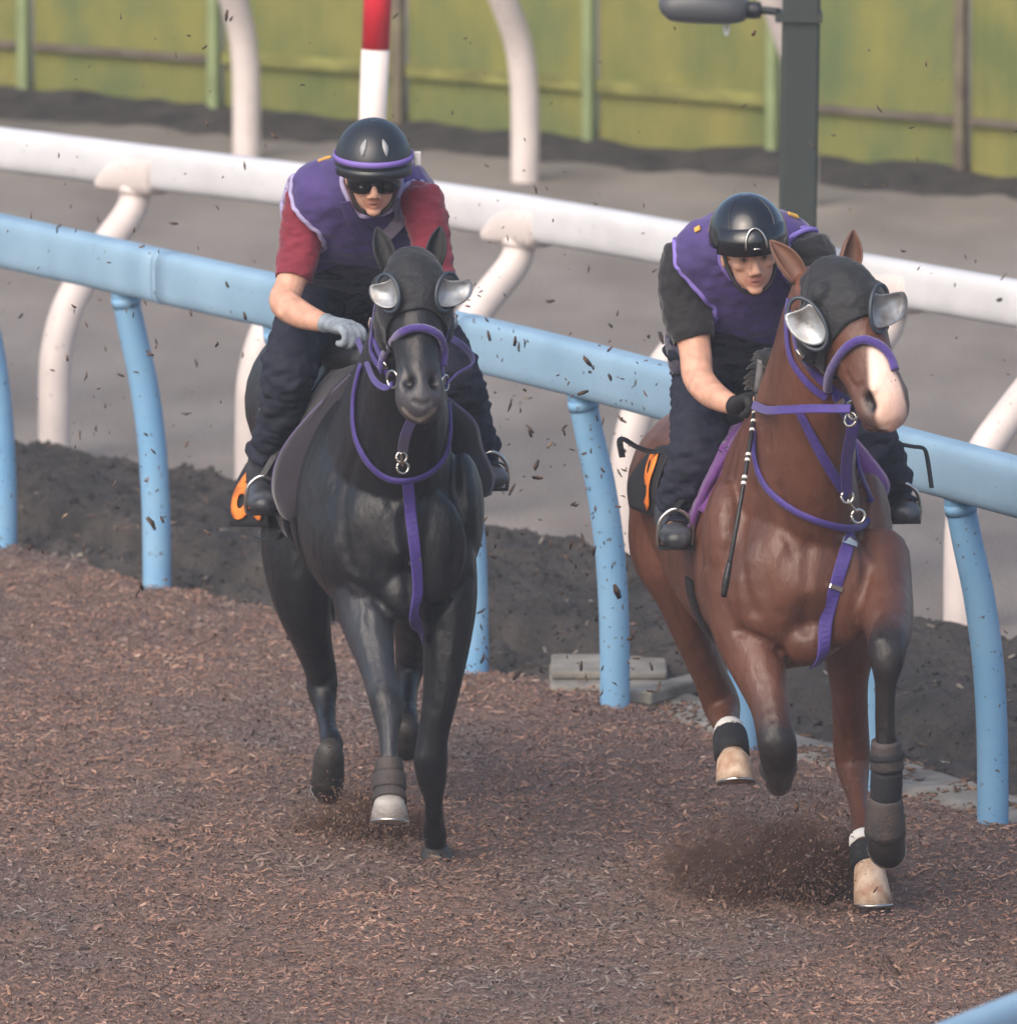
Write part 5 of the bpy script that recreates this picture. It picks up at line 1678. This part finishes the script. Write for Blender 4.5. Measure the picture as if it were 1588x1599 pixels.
# --- rider on the black horse
r1 = make_rider(dict(
    label='rider in purple vest over dark red shirt, goggles and dull black helmet', base=(560, 560, .35), bib=(580, 432, .0), psi=math.radians(9),
    torso=[(536, 452, .74, .13, .10), (540, 428, .64, .165, .125), (546, 388, .52, .18, .135), (552, 346, .39, .205, .14), (561, 316, .26, .215, .13), (570, 296, .17, .200, .10), (576, 282, .11, .11, .075)],
    neck=(580, 300, .10), head=(583, 268, -.03, math.radians(2), math.radians(17), 0.0),
    arms=[dict(up=[(490, 300, .22, .068, .068), (478, 328, .21, .064, .066), (469, 380, .20, .056, .062), (461, 422, .17, .052, .056), (458, 436, .15, .048, .050)],
               lo=[(461, 420, .17, .044, .046), (450, 452, .13, .045, .048), (444, 472, .09, .047, .050), (464, 488, .03, .046, .046), (490, 499, -.04, .038, .036), (512, 505, -.09, .028, .026)],
               hand=[(512, 505, -.09), (546, 512, -.19), (.25, -.35, -.9), 1]),
          dict(up=[(654, 302, .12, .066, .066), (664, 335, .10, .060, .062), (674, 385, .07, .054, .056), (682, 425, .04, .050, .050), (685, 438, .03, .046, .046)],
               lo=[(682, 425, .04, .044, .044), (688, 450, .0, .044, .044), (692, 480, -.08, .040, .040), (690, 508, -.15, .030, .028)],
               hand=[(690, 508, -.15), (672, 520, -.25), (-.25, -.35, -.9), -1])],
    legs=[dict(sec=[(502, 438, .60, .088, .10), (482, 490, .46, .090, .10), (462, 545, .28, .084, .085), (452, 580, .20, .080, .080), (444, 620, .23, .068, .070), (430, 668, .30, .056, .060), (417, 712, .38, .047, .052), (411, 738, .42, .044, .048)],
               heel=(409, 766, .46), toe=(411, 790, .20)),
          dict(sec=[(596, 440, .60, .088, .10), (650, 490, .46, .090, .10), (690, 555, .30, .084, .085), (712, 595, .24, .076, .078), (727, 635, .28, .066, .068), (742, 680, .34, .054, .058), (750, 712, .42, .047, .05), (752, 726, .45, .044, .046)],
               heel=(754, 736, .49), toe=(774, 748, .24))],
    shirt=m_sh_red, glove=m_gl_grey, col=(585, 328, .05), shirtcollar=(m_vest, m_trimg), trimmat=m_trim,
    trims=[([(462, 284, .12), (480, 300, .08), (494, 325, .08), (500, 352, .08), (500, 372, .12)], .016), ([(668, 278, .05), (660, 300, .0), (652, 330, .0), (648, 356, .02)], .016)],
    details=[([(497, 252, .15), (509, 250, .15), (518, 249, .15)], .013, m_yel, 'badge')],
))
root1, c1, R1, P1, me1, bv1, vest1, vbv1 = r1
hx = (0, .008, .040); hr = (.121, .142, .128)
front = lambda a: (1 + math.cos(a + math.pi / 2)) / 2          # 1 at the brow (a = -90 deg), 0 at the nape
cutf = lambda a: math.radians(108 - 22 * front(a) + 0 * math.sin(a))
hm1 = half_shell('helmet', P1, hx, *hr, cutf, m_helm_m, root1)
strip_on_dome('band', P1, hx, *hr, 0, 360, lambda a: cutf(a) - math.radians(17), lambda a: cutf(a) - math.radians(9), M('helmet_band', srgb(122, 100, 178), 0.6), hm1, n=56)
strip_on_dome('peak', P1, hx, hr[0] + .004, hr[1] + .010, hr[2], -155, -25, lambda a: cutf(a) - math.radians(6), lambda a: cutf(a) + math.radians(7), m_helm_m, hm1, n=30, thick=.006)
m_vent = M('helmet_vent', srgb(150, 152, 154), 0.4)
for s in (-1, 1):
    V = []; F = []
    for k in range(9):
        t = k / 8
        th = math.radians(38 + 24 * t); a = math.radians(-90 + s * (20 + 1.5 * math.sin(t * 3)))
        wv = math.radians(4.2) * math.sin(math.pi * (0.04 + .92 * t)) / math.sin(th)
        for q in (-1, 1):
            aa = a + q * wv
            V.append(P1(hx[0] + (hr[0] + .003) * math.sin(th) * math.cos(aa), hx[1] + (hr[1] + .003) * math.sin(th) * math.sin(aa), hx[2] + (hr[2] + .003) * math.cos(th)))
    for k in range(8):
        F.append((2 * k, 2 * k + 1, 2 * k + 3, 2 * k + 2))
    vv = mesh('vent', V, F, m_vent, hm1); sm = vv.modifiers.new('t', 'SOLIDIFY'); sm.thickness = .003; sm.offset = 0
# goggles: two wrapped lenses, bridge and strap
gg = empty('goggles', (0, 0, 0)); gg.parent = root1; gg.location = -root1.location
for s in (-1, 1):
    V = []; F = []; n = 18
    for r_ in (1.0, .8, .45, .02):
        for k in range(n):
            a = 2 * math.pi * k / n
            x = .043 * r_ * (abs(math.cos(a)) ** .8) * math.copysign(1, math.cos(a)); z = .029 * r_ * (abs(math.sin(a)) ** .8) * math.copysign(1, math.sin(a))
            X = s * .041 + x
            V.append(P1(X, -.110 + 2.9 * max(0, abs(X) - .012) ** 2 * 2.0 - .006 * (1 - r_ ** 2), .002 + z - .006 * (abs(X) / .07) ** 2))
    for i in range(3):
        for k in range(n):
            F.append((i * n + k, i * n + (k + 1) % n, (i + 1) * n + (k + 1) % n, (i + 1) * n + k))
    l_ = mesh('lens', V, F, m_lensd, gg); sm = l_.modifiers.new('t', 'SOLIDIFY'); sm.thickness = .006
tube('bridge', [P1(-.012, -.110, .008), P1(0, -.113, .006), P1(.012, -.110, .008)], .005, m_lensd, gg, sub=3, n=8)
for s in (-1, 1):
    tube('strap', [P1(s * .066, -.078, .002), P1(s * .080, -.03, .004), P1(s * .086, .03, .012)], .008, m_lensd, gg, sub=3, n=8)
    tube('chin_strap', [P1(s * .080, -.012, .0), P1(s * .070, -.035, -.05), P1(s * .045, -.06, -.10), P1(0, -.062, -.122)], .006, m_leather, hm1, sub=3, n=6)
box('clip', W(652, 247, .0), (.022, .02, .045), M('white_clip', srgb(214, 212, 206), .4), hm1, bevel=.004)

# --- rider on the bay horse
r2 = make_rider(dict(
    label='rider in black shirt, purple vest and glossy black helmet, whip in hand', base=(1160, 660, -1.35), bib=(1170, 540, -1.7), psi=math.radians(10),
    torso=[(1128, 572, -1.00, .13, .10), (1132, 546, -1.08, .165, .125), (1140, 505, -1.20, .17, .13), (1150, 458, -1.34, .185, .13), (1160, 412, -1.46, .200, .125), (1166, 384, -1.54, .195, .10), (1168, 368, -1.60, .11, .075)],
    neck=(1168, 395, -1.62), head=(1170, 390, -1.77, math.radians(9), math.radians(12), math.radians(-6)),
    arms=[dict(up=[(1078, 395, -1.48, .074, .074), (1070, 425, -1.49, .074, .076), (1070, 470, -1.50, .066, .072), (1080, 515, -1.53, .060, .064), (1084, 532, -1.54, .052, .054)],
               lo=[(1080, 515, -1.53, .050, .052), (1086, 550, -1.56, .047, .050), (1090, 588, -1.60, .047, .049), (1108, 612, -1.68, .045, .045), (1130, 626, -1.75, .037, .036), (1150, 634, -1.80, .028, .027)],
               hand=[(1150, 634, -1.80), (1178, 622, -1.90), (.35, -.8, -.45), 1]),
          dict(up=[(1256, 385, -1.56, .074, .074), (1268, 415, -1.58, .072, .074), (1274, 460, -1.60, .064, .068), (1272, 505, -1.63, .058, .06), (1270, 522, -1.64, .05, .052)],
               lo=[(1272, 505, -1.63, .050, .05), (1270, 540, -1.67, .046, .046), (1258, 580, -1.78, .042, .042), (1242, 606, -1.86, .03, .028)],
               hand=[(1242, 606, -1.86), (1224, 618, -1.95), (-.25, -.4, -.9), -1])],
    legs=[dict(sec=[(1100, 560, -1.02, .088, .10), (1098, 615, -1.16, .092, .10), (1096, 668, -1.42, .086, .088), (1090, 700, -1.54, .080, .080), (1076, 730, -1.56, .068, .07), (1063, 762, -1.54, .056, .06), (1053, 790, -1.50, .048, .052), (1050, 802, -1.48, .045, .049)],
               heel=(1048, 818, -1.45), toe=(1058, 844, -1.70)),
          dict(sec=[(1200, 560, -1.10, .088, .10), (1270, 605, -1.26, .090, .10), (1335, 655, -1.44, .084, .086), (1358, 688, -1.52, .076, .078), (1374, 716, -1.48, .066, .068), (1388, 742, -1.40, .054, .058), (1395, 758, -1.33, .047, .05), (1397, 765, -1.30, .044, .047)],
               heel=(1398, 776, -1.26), toe=(1416, 804, -1.50))],
    shirt=m_sh_blk, glove=m_gl_blk, col=None, trimmat=m_trimp,
    trims=[([(1050, 372, -1.5), (1068, 400, -1.55), (1086, 440, -1.58), (1102, 480, -1.55), (1112, 508, -1.5)], .024), ([(1272, 360, -1.55), (1262, 385, -1.6), (1256, 405, -1.6)], .024)],
    details=[([(1092, 366, -1.52), (1100, 362, -1.52)], .018, m_yel, 'badge'), ([(1226, 344, -1.5), (1238, 348, -1.5)], .018, m_yel, 'badge')],
))
root2, c2_, R2, P2, me2, bv2, vest2, vbv2 = r2
hx2 = (0, .008, .042); hr2 = (.119, .146, .130)
cut2 = lambda a: math.radians(106 - 18 * front(a))
hm2 = half_shell('helmet', P2, hx2, *hr2, cut2, m_helm_g, root2)
strip_on_dome('peak', P2, hx2, hr2[0] + .002, hr2[1] + .012, hr2[2], -150, -30, lambda a: cut2(a) - math.radians(30), lambda a: cut2(a) + math.radians(6) * front(a), m_helm_g, hm2, n=30, thick=.010)
arc = []
for k in range(13):
    a = math.radians(-90 + 15 * math.cos(math.pi * k / 12)); th = cut2(a) - math.radians(3) - math.radians(27) * math.sin(math.pi * k / 12) ** .7
    arc.append(P2(hx2[0] + (hr2[0] + .006) * math.sin(th) * math.cos(a), hx2[1] + (hr2[1] + .020) * math.sin(th) * math.sin(a), hx2[2] + (hr2[2] + .006) * math.cos(th)))
tube('emblem', arc, .0035, m_steel, hm2, sub=2, n=8)
for dth, wa in ((4, 3.5),):
    strip_on_dome('badge', P2, hx2, hr2[0] + .006, hr2[1] + .019, hr2[2] + .004, -90 - wa * 1.3, -90 + wa * 1.3, lambda a: cut2(a) - math.radians(5.5), lambda a: cut2(a) - math.radians(3), m_steel, hm2, n=4, thick=.002)
# seam lines of the shell
for s in (-1, 1):
    pts_ = []
    for k in range(10):
        th = math.radians(20 + 6 * k); a = math.radians(-90 + s * (62 - 3.2 * k))
        pts_.append(P2(hx2[0] + (hr2[0] + .0005) * math.sin(th) * math.cos(a), hx2[1] + (hr2[1] + .0005) * math.sin(th) * math.sin(a), hx2[2] + (hr2[2] + .0005) * math.cos(th)))
    tube('seam', pts_, .0022, m_helm_m, hm2, sub=2, n=6)
for s in (-1, 1):
    tube('chin_strap', [P2(s * .080, -.012, .0), P2(s * .070, -.035, -.05), P2(s * .045, -.06, -.10), P2(0, -.062, -.122)], .006, m_leather, hm2, sub=3, n=6)

# stirrups with leathers: part of the saddles
for (hr_root, sps) in ((black[0], (((409, 766, .46), (411, 790, .20), (470, 640, .30)), ((754, 736, .49), (774, 748, .24), (705, 640, .32)))),
                       (bay[0], (((1048, 818, -1.45), (1058, 844, -1.70), (1110, 720, -1.5)), ((1398, 776, -1.26), (1416, 804, -1.50), (1345, 700, -1.4))))):
    for (h_, t_, top_) in sps:
        st, tp = stirrup(W(*t_), W(*h_), (0, -.15, 1), (1, .1, 0), hr_root)
        P = [W(*top_), W(*top_).lerp(tp, .5), tp]
        ribbon('leather', P, [Vector((-.6, -.8, 0))] * 3, .022, .005, m_leather, st)

# ------------------------------------------------------------------ whip, flying straps
wh = empty('whip', W(1180, 620, -1.95), label='thin dark riding whip held point down along the bay shoulder', cat='whip')
m_tape = M('whip_grip', srgb(92, 92, 94), 0.5, var=0.3, vscale=40)
wp = [(1189, 566, -1.97), (1182, 620, -1.97), (1170, 700, -2.12), (1152, 810, -2.24), (1130, 930, -2.26)]
WP = [W(*p) for p in wp]
tube('shaft', WP, [.008, .008, .007, .0065, .008], m_leather, wh, sub=6, n=10)
tube('grip', [W(1190, 562, -1.97), W(1187, 580, -1.97), W(1183, 612, -1.97)], [.016, .013, .012], m_tape, wh, sub=3, n=12)
tube('flap', [W(1140, 876, -2.26), W(1134, 906, -2.27), W(1130, 932, -2.27)], [.008, .011, .008], m_leather, wh, sub=3, n=8)
A_ = catmull([list(p) for p in WP], 12)
for k in (16, 18, 20, 25, 26, 29, 30):
    tube('ring', [A_[k], A_[k] + (A_[k + 1] - A_[k]) * .45], .0085, m_band, wh, sub=1, n=10)
def strapfly(pts, parent, wd=.02):
    P = [W(*p) for p in pts]
    return ribbon('loose_strap', P, [Vector((.2, -.5, .8))] * len(P), wd, .005, m_leather, parent)
strapfly([(1045, 700, -1.2), (1020, 705, -1.2), (995, 698, -1.2), (975, 686, -1.2), (968, 690, -1.22), (972, 714, -1.24)], bay[0])
strapfly([(1398, 692, -1.3), (1425, 697, -1.3), (1442, 700, -1.3), (1448, 715, -1.3), (1455, 762, -1.32)], bay[0], .014)
# girth strap end under the black horse rider's boot
strapfly([(462, 770, .35), (450, 800, .40), (438, 838, .5), (415, 842, .6), (402, 838, .7)], black[0], .018)

# ------------------------------------------------------------------ chips thrown up by the hooves
def px_cloud(n, fn):
    out = []
    while len(out) < n:
        u, v, Y = fn()
        p = W(u, v, Y)
        if p.z > 0.05: out.append(p)
    return out
rg = random.Random(21)
pts = px_cloud(330, lambda: (rg.uniform(-40, 1630), rg.uniform(20, 1120), rg.uniform(0.8, 5)))
pts += px_cloud(190, lambda: (rg.gauss(950, 75), rg.uniform(520, 1120), rg.uniform(-.4, 2.5)))
pts += px_cloud(90, lambda: (rg.gauss(180, 110), rg.uniform(380, 930), rg.uniform(0.5, 4)))
pts += px_cloud(50, lambda: (rg.gauss(745, 25), rg.uniform(800, 1060), rg.uniform(.8, 3)))
pts += px_cloud(60, lambda: (rg.gauss(760, 60), rg.uniform(330, 700), rg.uniform(.5, 3)))
A = np.array([list(p) for p in pts])
PALF = np.array([srgb(*c)[:3] for c in ((84, 66, 55), (104, 80, 66), (62, 52, 46), (140, 120, 100))])
fc = chips('flying_chips', A, np.clip(RNG.lognormal(-4.15, 0.5, len(A)), 0.006, 0.045) * np.where((np.arange(len(A)) > 330), 1.2, 1.0), RNG, m_chip, chipcol(len(A), RNG, PALF, [.4, .3, .25, .05]), flat=1.2, wr=(.2, .45))
tag(fc, 'scattered dark wood chips flying through the air behind the horses', 'flying chips', kind='stuff')

def plume(name, cu, cv, cY, su, sv, sY, n, label):
    P = []
    while len(P) < n:
        a, b, c = rg.gauss(0, 1), abs(rg.gauss(0, 1)), rg.gauss(0, 1)
        p = W(cu + a * su, cv, cY + c * sY)
        p = Vector((p.x, p.y, 0.0 + b * sv + rg.uniform(0, .03)))
        P.append(list(p))
    A = np.array(P)
    o = chips(name, A, np.clip(RNG.lognormal(-5.1, 0.6, n), 0.002, 0.03), RNG, m_chip, chipcol(n, RNG) * 0.75, flat=1.2, wr=(.25, .6))
    tag(o, label, 'chip spray', kind='stuff')
plume('chip_spray', 575, 1315, .30, 45, .075, .16, 4200, 'spray of chips kicked up behind the black horse forelegs')
plume('chip_spray', 1270, 1385, -.95, 42, .15, .14, 5500, 'thick spray of chips beside the planted pale hind hoof')
plume('chip_spray', 1160, 1385, -.85, 55, .09, .18, 4500, 'thinner spray of chips trailing below the bay belly')

def dust(cu, cv, cY, r, dens, label):
    c = W(cu, cv, cY); c.z = max(c.z, 0.03)
    V = []; F = []; n, m = 20, 12
    for i in range(m + 1):
        th = math.pi * i / m
        for k in range(n):
            a = 2 * math.pi * k / n
            V.append((r[0] * math.sin(th) * math.cos(a), r[1] * math.sin(th) * math.sin(a), r[2] * math.cos(th)))
    for i in range(m):
        for k in range(n):
            F.append((i * n + k, (i + 1) * n + k, (i + 1) * n + (k + 1) % n, i * n + (k + 1) % n))
    o = mesh('dust_cloud', V, F)
    o.location = c
    mt = bpy.data.materials.new('dust'); mt.use_nodes = True
    nn = mt.node_tree.nodes; ll = mt.node_tree.links
    nn.remove(nn['Principled BSDF'])
    v = nn.new('ShaderNodeVolumePrincipled')
    v.inputs['Color'].default_value = srgb(118, 92, 80)
    tc = nn.new('ShaderNodeTexCoord')
    mp = nn.new('ShaderNodeMapping'); mp.inputs['Scale'].default_value = (1 / r[0], 1 / r[1], 1 / r[2])
    ln_ = nn.new('ShaderNodeVectorMath'); ln_.operation = 'LENGTH'
    fall = nn.new('ShaderNodeMapRange'); fall.inputs[1].default_value = 1.0; fall.inputs[2].default_value = 0.1
    nz = nn.new('ShaderNodeTexNoise'); nz.inputs['Scale'].default_value = 8; nz.inputs['Detail'].default_value = 6; nz.inputs['Roughness'].default_value = .65
    mr = nn.new('ShaderNodeMapRange'); mr.inputs[1].default_value = 0.46; mr.inputs[2].default_value = 0.62
    mu = nn.new('ShaderNodeMath'); mu.operation = 'MULTIPLY'
    mu2 = nn.new('ShaderNodeMath'); mu2.operation = 'MULTIPLY'; mu2.inputs[1].default_value = dens
    ll.new(tc.outputs['Object'], mp.inputs[0]); ll.new(mp.outputs[0], ln_.inputs[0]); ll.new(ln_.outputs['Value'], fall.inputs[0])
    ll.new(tc.outputs['Object'], nz.inputs['Vector']); ll.new(nz.outputs[0], mr.inputs[0])
    ll.new(fall.outputs[0], mu.inputs[0]); ll.new(mr.outputs[0], mu.inputs[1]); ll.new(mu.outputs[0], mu2.inputs[0])
    ll.new(mu2.outputs[0], v.inputs['Density']); ll.new(v.outputs[0], nn['Material Output'].inputs['Volume'])
    o.data.materials.append(mt)
    tag(o, label, 'dust', kind='stuff')
dust(558, 1300, .35, (.26, .24, .14), 38.0, 'soft brown dust around the black horse hooves')
dust(1215, 1362, -.9, (.42, .30, .20), 40.0, 'brown dust cloud beside the bay hind hoof')

# ------------------------------------------------------------------ humid morning air
hz = box('haze', (0, 0, 3.9), (2 * S + 12, 2 * S + 12, 10.0), None)
hm = bpy.data.materials.new('haze_air')
hm.use_nodes = True
hn = hm.node_tree.nodes
hn.remove(hn['Principled BSDF'])
pv = hn.new('ShaderNodeVolumePrincipled')
pv.inputs['Color'].default_value = (0.92, 0.95, 1.0, 1)
pv.inputs['Density'].default_value = 0.0013
pv.inputs['Anisotropy'].default_value = 0.3
hm.node_tree.links.new(pv.outputs[0], hn['Material Output'].inputs['Volume'])
hz.data.materials.append(hm)
tag(hz, 'thin pale morning haze filling the air over the track', 'haze', kind='stuff')

scene.cycles.volume_max_steps = 96
scene.cycles.volume_step_rate = 2.0
